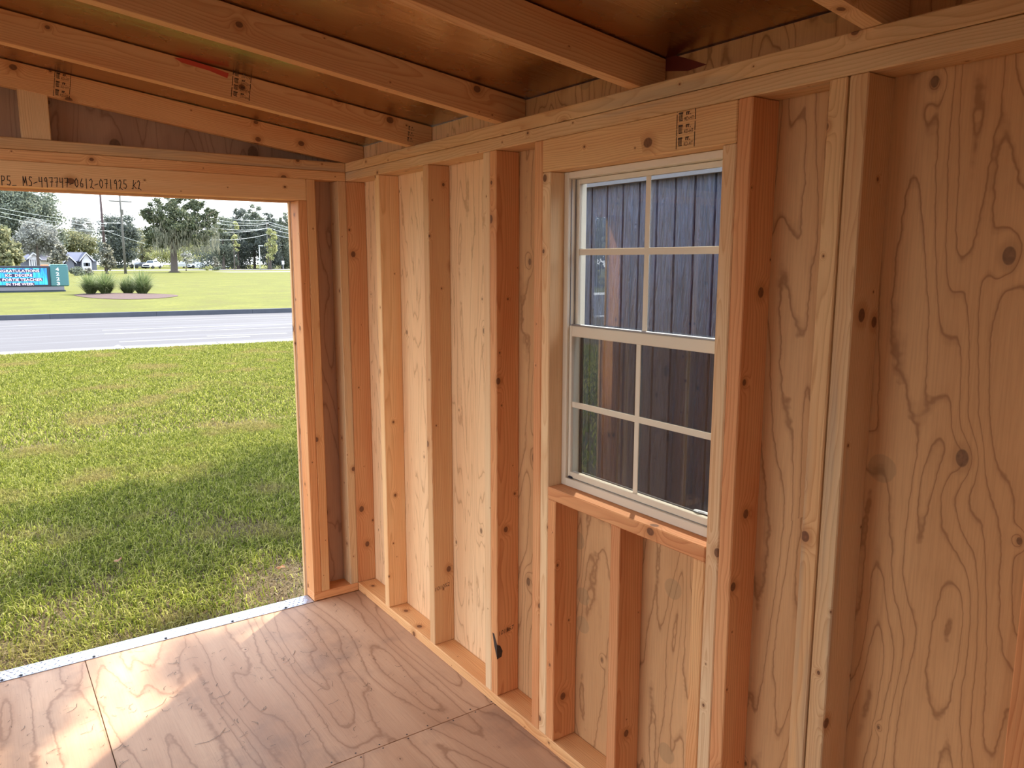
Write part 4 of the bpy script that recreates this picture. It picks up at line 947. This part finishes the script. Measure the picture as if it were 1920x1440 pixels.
bm = bmesh.new(); pr = [(Y+2.6, Z(487, Y)), (Y+6, Z(474, Y)), (Y+9.4, Z(487, Y))]; L = [[bm.verts.new((x, p[0], p[1])) for p in pr] for x in (X_(36), X_(62))]
bm.faces.new(L[0]); bm.faces.new(L[1][::-1])
for i in range(3): bm.faces.new((L[0][i], L[0][(i+1) % 3], L[1][(i+1) % 3], L[1][i]))
bm_obj('main_roof', bm, M['roofblue'], h1)
gable('porch', 'roofblue', 'white', X_(55), X_(73), Y, Y+3, Z(487, Y), Z(486, Y), Z(476, Y), h1)
for px in (55.5, 60, 64, 68, 72.5): box('porch_pillar', (X_(px)-.1, Y, GZ+.1), (X_(px)+.1, Y+.2, Z(487, Y)-.02), M['white'], h1)
h2 = thing('house', 'pale low-roofed house between the pillared and blue-roofed ones', 'house', (X_(92), 170, GZ+.1))
box('wall', (X_(78, 170), 172, GZ+.1), (X_(108, 170), 178, Z(487, 170)), M['wallcream'], h2)
bm = bmesh.new(); pr = [(171.5, Z(488, 170)), (175, Z(475, 170)), (178.5, Z(488, 170))]; L = [[bm.verts.new((x, p[0], p[1])) for p in pr] for x in (X_(76, 170), X_(110, 170))]
bm.faces.new(L[0]); bm.faces.new(L[1][::-1])
for i in range(3): bm.faces.new((L[0][i], L[0][(i+1) % 3], L[1][(i+1) % 3], L[1][i]))
bm_obj('roof', bm, M['roofpale'], h2); box('chimney', (X_(82, 170)-.4, 174.5, Z(480, 170)), (X_(82, 170)+.4, 175.5, Z(472, 170)), M['wallcream'], h2)
h3 = thing('house', 'blue-roofed house with two white-edged gables', 'house', (X_(148), Y, GZ+.1))
box('main_wall', (X_(122), Y+3, GZ+.1), (X_(185), Y+10, Z(489, Y)), M['wallgrey'], h3)
bm = bmesh.new(); pr = [(Y+2.6, Z(490, Y)), (Y+6.5, Z(472, Y)), (Y+10.4, Z(490, Y))]; L = [[bm.verts.new((x+dx, p[0], p[1])) for p, dx in zip(pr, ((0, sgn*1.2, 0)))] for x, sgn in ((X_(120), 1), (X_(184), -1))]
bm.faces.new(L[0]); bm.faces.new(L[1][::-1])
for i in range(3): bm.faces.new((L[0][i], L[0][(i+1) % 3], L[1][(i+1) % 3], L[1][i]))
bm_obj('main_roof', bm, M['roofblue'], h3)
gable('g', 'roofblue', 'wallgrey', X_(123), X_(139), Y+.5, Y+5, GZ+.1, Z(493, Y), Z(482, Y), h3)
gable('g', 'roofblue', 'white', X_(154), X_(172), Y+.5, Y+5, GZ+.1, Z(489, Y), Z(475, Y), h3)
for px in (161, 165): box('window', (X_(px)-.35, Y+.44, Z(499, Y)), (X_(px)+.35, Y+.49, Z(493, Y)), M['windowdark'], h3)
h4 = thing('house', 'small white house glimpsed right of the oak trunk', 'house', (X_(368, 210), 210, GZ+.1))
gable('g', 'roofpale', 'white', X_(360, 210), X_(378, 210), 210, 214, GZ+.1, Z(489, 210), Z(481, 210), h4)
box('window', (X_(366, 210)-.5, 209.9, Z(497, 210)), (X_(366, 210)+.6, 209.96, Z(491, 210)), M['windowdark'], h4)
def car(name, label, px, Y, yaw, mat, kind='car'):
    b = base(px, Y); t = thing(name, label, 'pickup' if kind == 'pickup' else 'car', b); t.rotation_euler = (0, 0, yaw)
    mw = Matrix.Translation(b) @ Matrix.Rotation(yaw, 4, 'Z'); WM[t.name] = mw
    prof = {'pickup': [(-2.7, .5), (-2.7, 1.15), (-.9, 1.2), (-.6, 1.8), (.7, 1.82), (1.3, 1.2), (2.5, 1.05), (2.7, .8), (2.7, .45)], 'car': [(-2.2, .4), (-2.2, .95), (-1.5, 1.05), (-1.0, 1.42), (.4, 1.45), (1.1, 1.0), (2.1, .85), (2.25, .4)]}[kind]
    bm = bmesh.new(); L = [[bm.verts.new((p[0], y*(1 if p[1] < 1.25 else .82), p[1])) for p in prof] for y in (-.92, .92)]
    bm.faces.new(L[0]); bm.faces.new(L[1][::-1]); n = len(prof)
    for i in range(n): bm.faces.new((L[0][i], L[0][(i+1) % n], L[1][(i+1) % n], L[1][i]))
    bm_obj('body', bm, M[mat], t, mw)
    top_ = 1.75 if kind == 'pickup' else 1.38
    bm = bmesh.new()
    for y in (-.90, .84): add_box(bm, (-.5, y*.95, 1.22 if kind == 'pickup' else 1.05), (.75 if kind == 'pickup' else .5, y*.95+.05, top_-.08))
    xa = 1.28 if kind == 'pickup' else 1.05; xb = .78 if kind == 'pickup' else .5
    q = [bm.verts.new(v) for v in ((xa+.03, -.78, 1.24 if kind == 'pickup' else 1.05), (xa+.03, .78, 1.24 if kind == 'pickup' else 1.05), (xb+.03, .70, top_), (xb+.03, -.70, top_))]; bm.faces.new(q)
    bm_obj('windows', bm, M['windowdark'], t, mw)
    bm = bmesh.new(); add_box(bm, (prof[-1][0]+.0, -.7, .6), (prof[-1][0]+.04, .7, .85)); bm_obj('grille', bm, M['black'], t, mw)
    for wx in (-1.55, 1.6):
        for wy in (-.82, .82):
            bm = bmesh.new(); bmesh.ops.create_cone(bm, cap_ends=True, segments=14, radius1=.38, radius2=.38, depth=.24)
            bm_obj('wheel', bm, M['tyre'], t, mw @ Matrix.Translation((wx, wy, .38)) @ Matrix.Rotation(math.pi/2, 4, 'X'))
car('pickup_truck', 'white pickup truck on the far road left of the oak trunk', 287, 190, math.radians(-150+20), 'carwhite', 'pickup')
car('car', 'dark car just left of the white pickup', 263, 198, math.radians(-150), 'cardark')
car('car', 'silver car right of the oak trunk', 341, 200, math.radians(170), 'carsilver')
car('car', 'white car in front of the small white house', 372, 195, math.radians(-170), 'carwhite')
car('car', 'white car by the pines, right of the low bushes', 443, 185, math.radians(-160), 'carwhite')
tag(box('barrier', (at(76, 497, 60).x, 60, GZ+.1), (at(91, 497, 60).x, 60.3, at(80, 496, 60).z), M['orange'], None, .05), 'orange-red barrier top peeking over the message screen', 'barrier')
# far road and pale driveway
strip('far_road', lambda x: 148, lambda x: 165, -10, 160, GZ+.108, M['concrete'], n=4)
a, b2 = gr(470, 512.5), gr(600, 513); strip('driveway', lambda x: 117, lambda x: 128, a.x-2, b2.x+25, GZ+.106, M['concrete'], n=4)
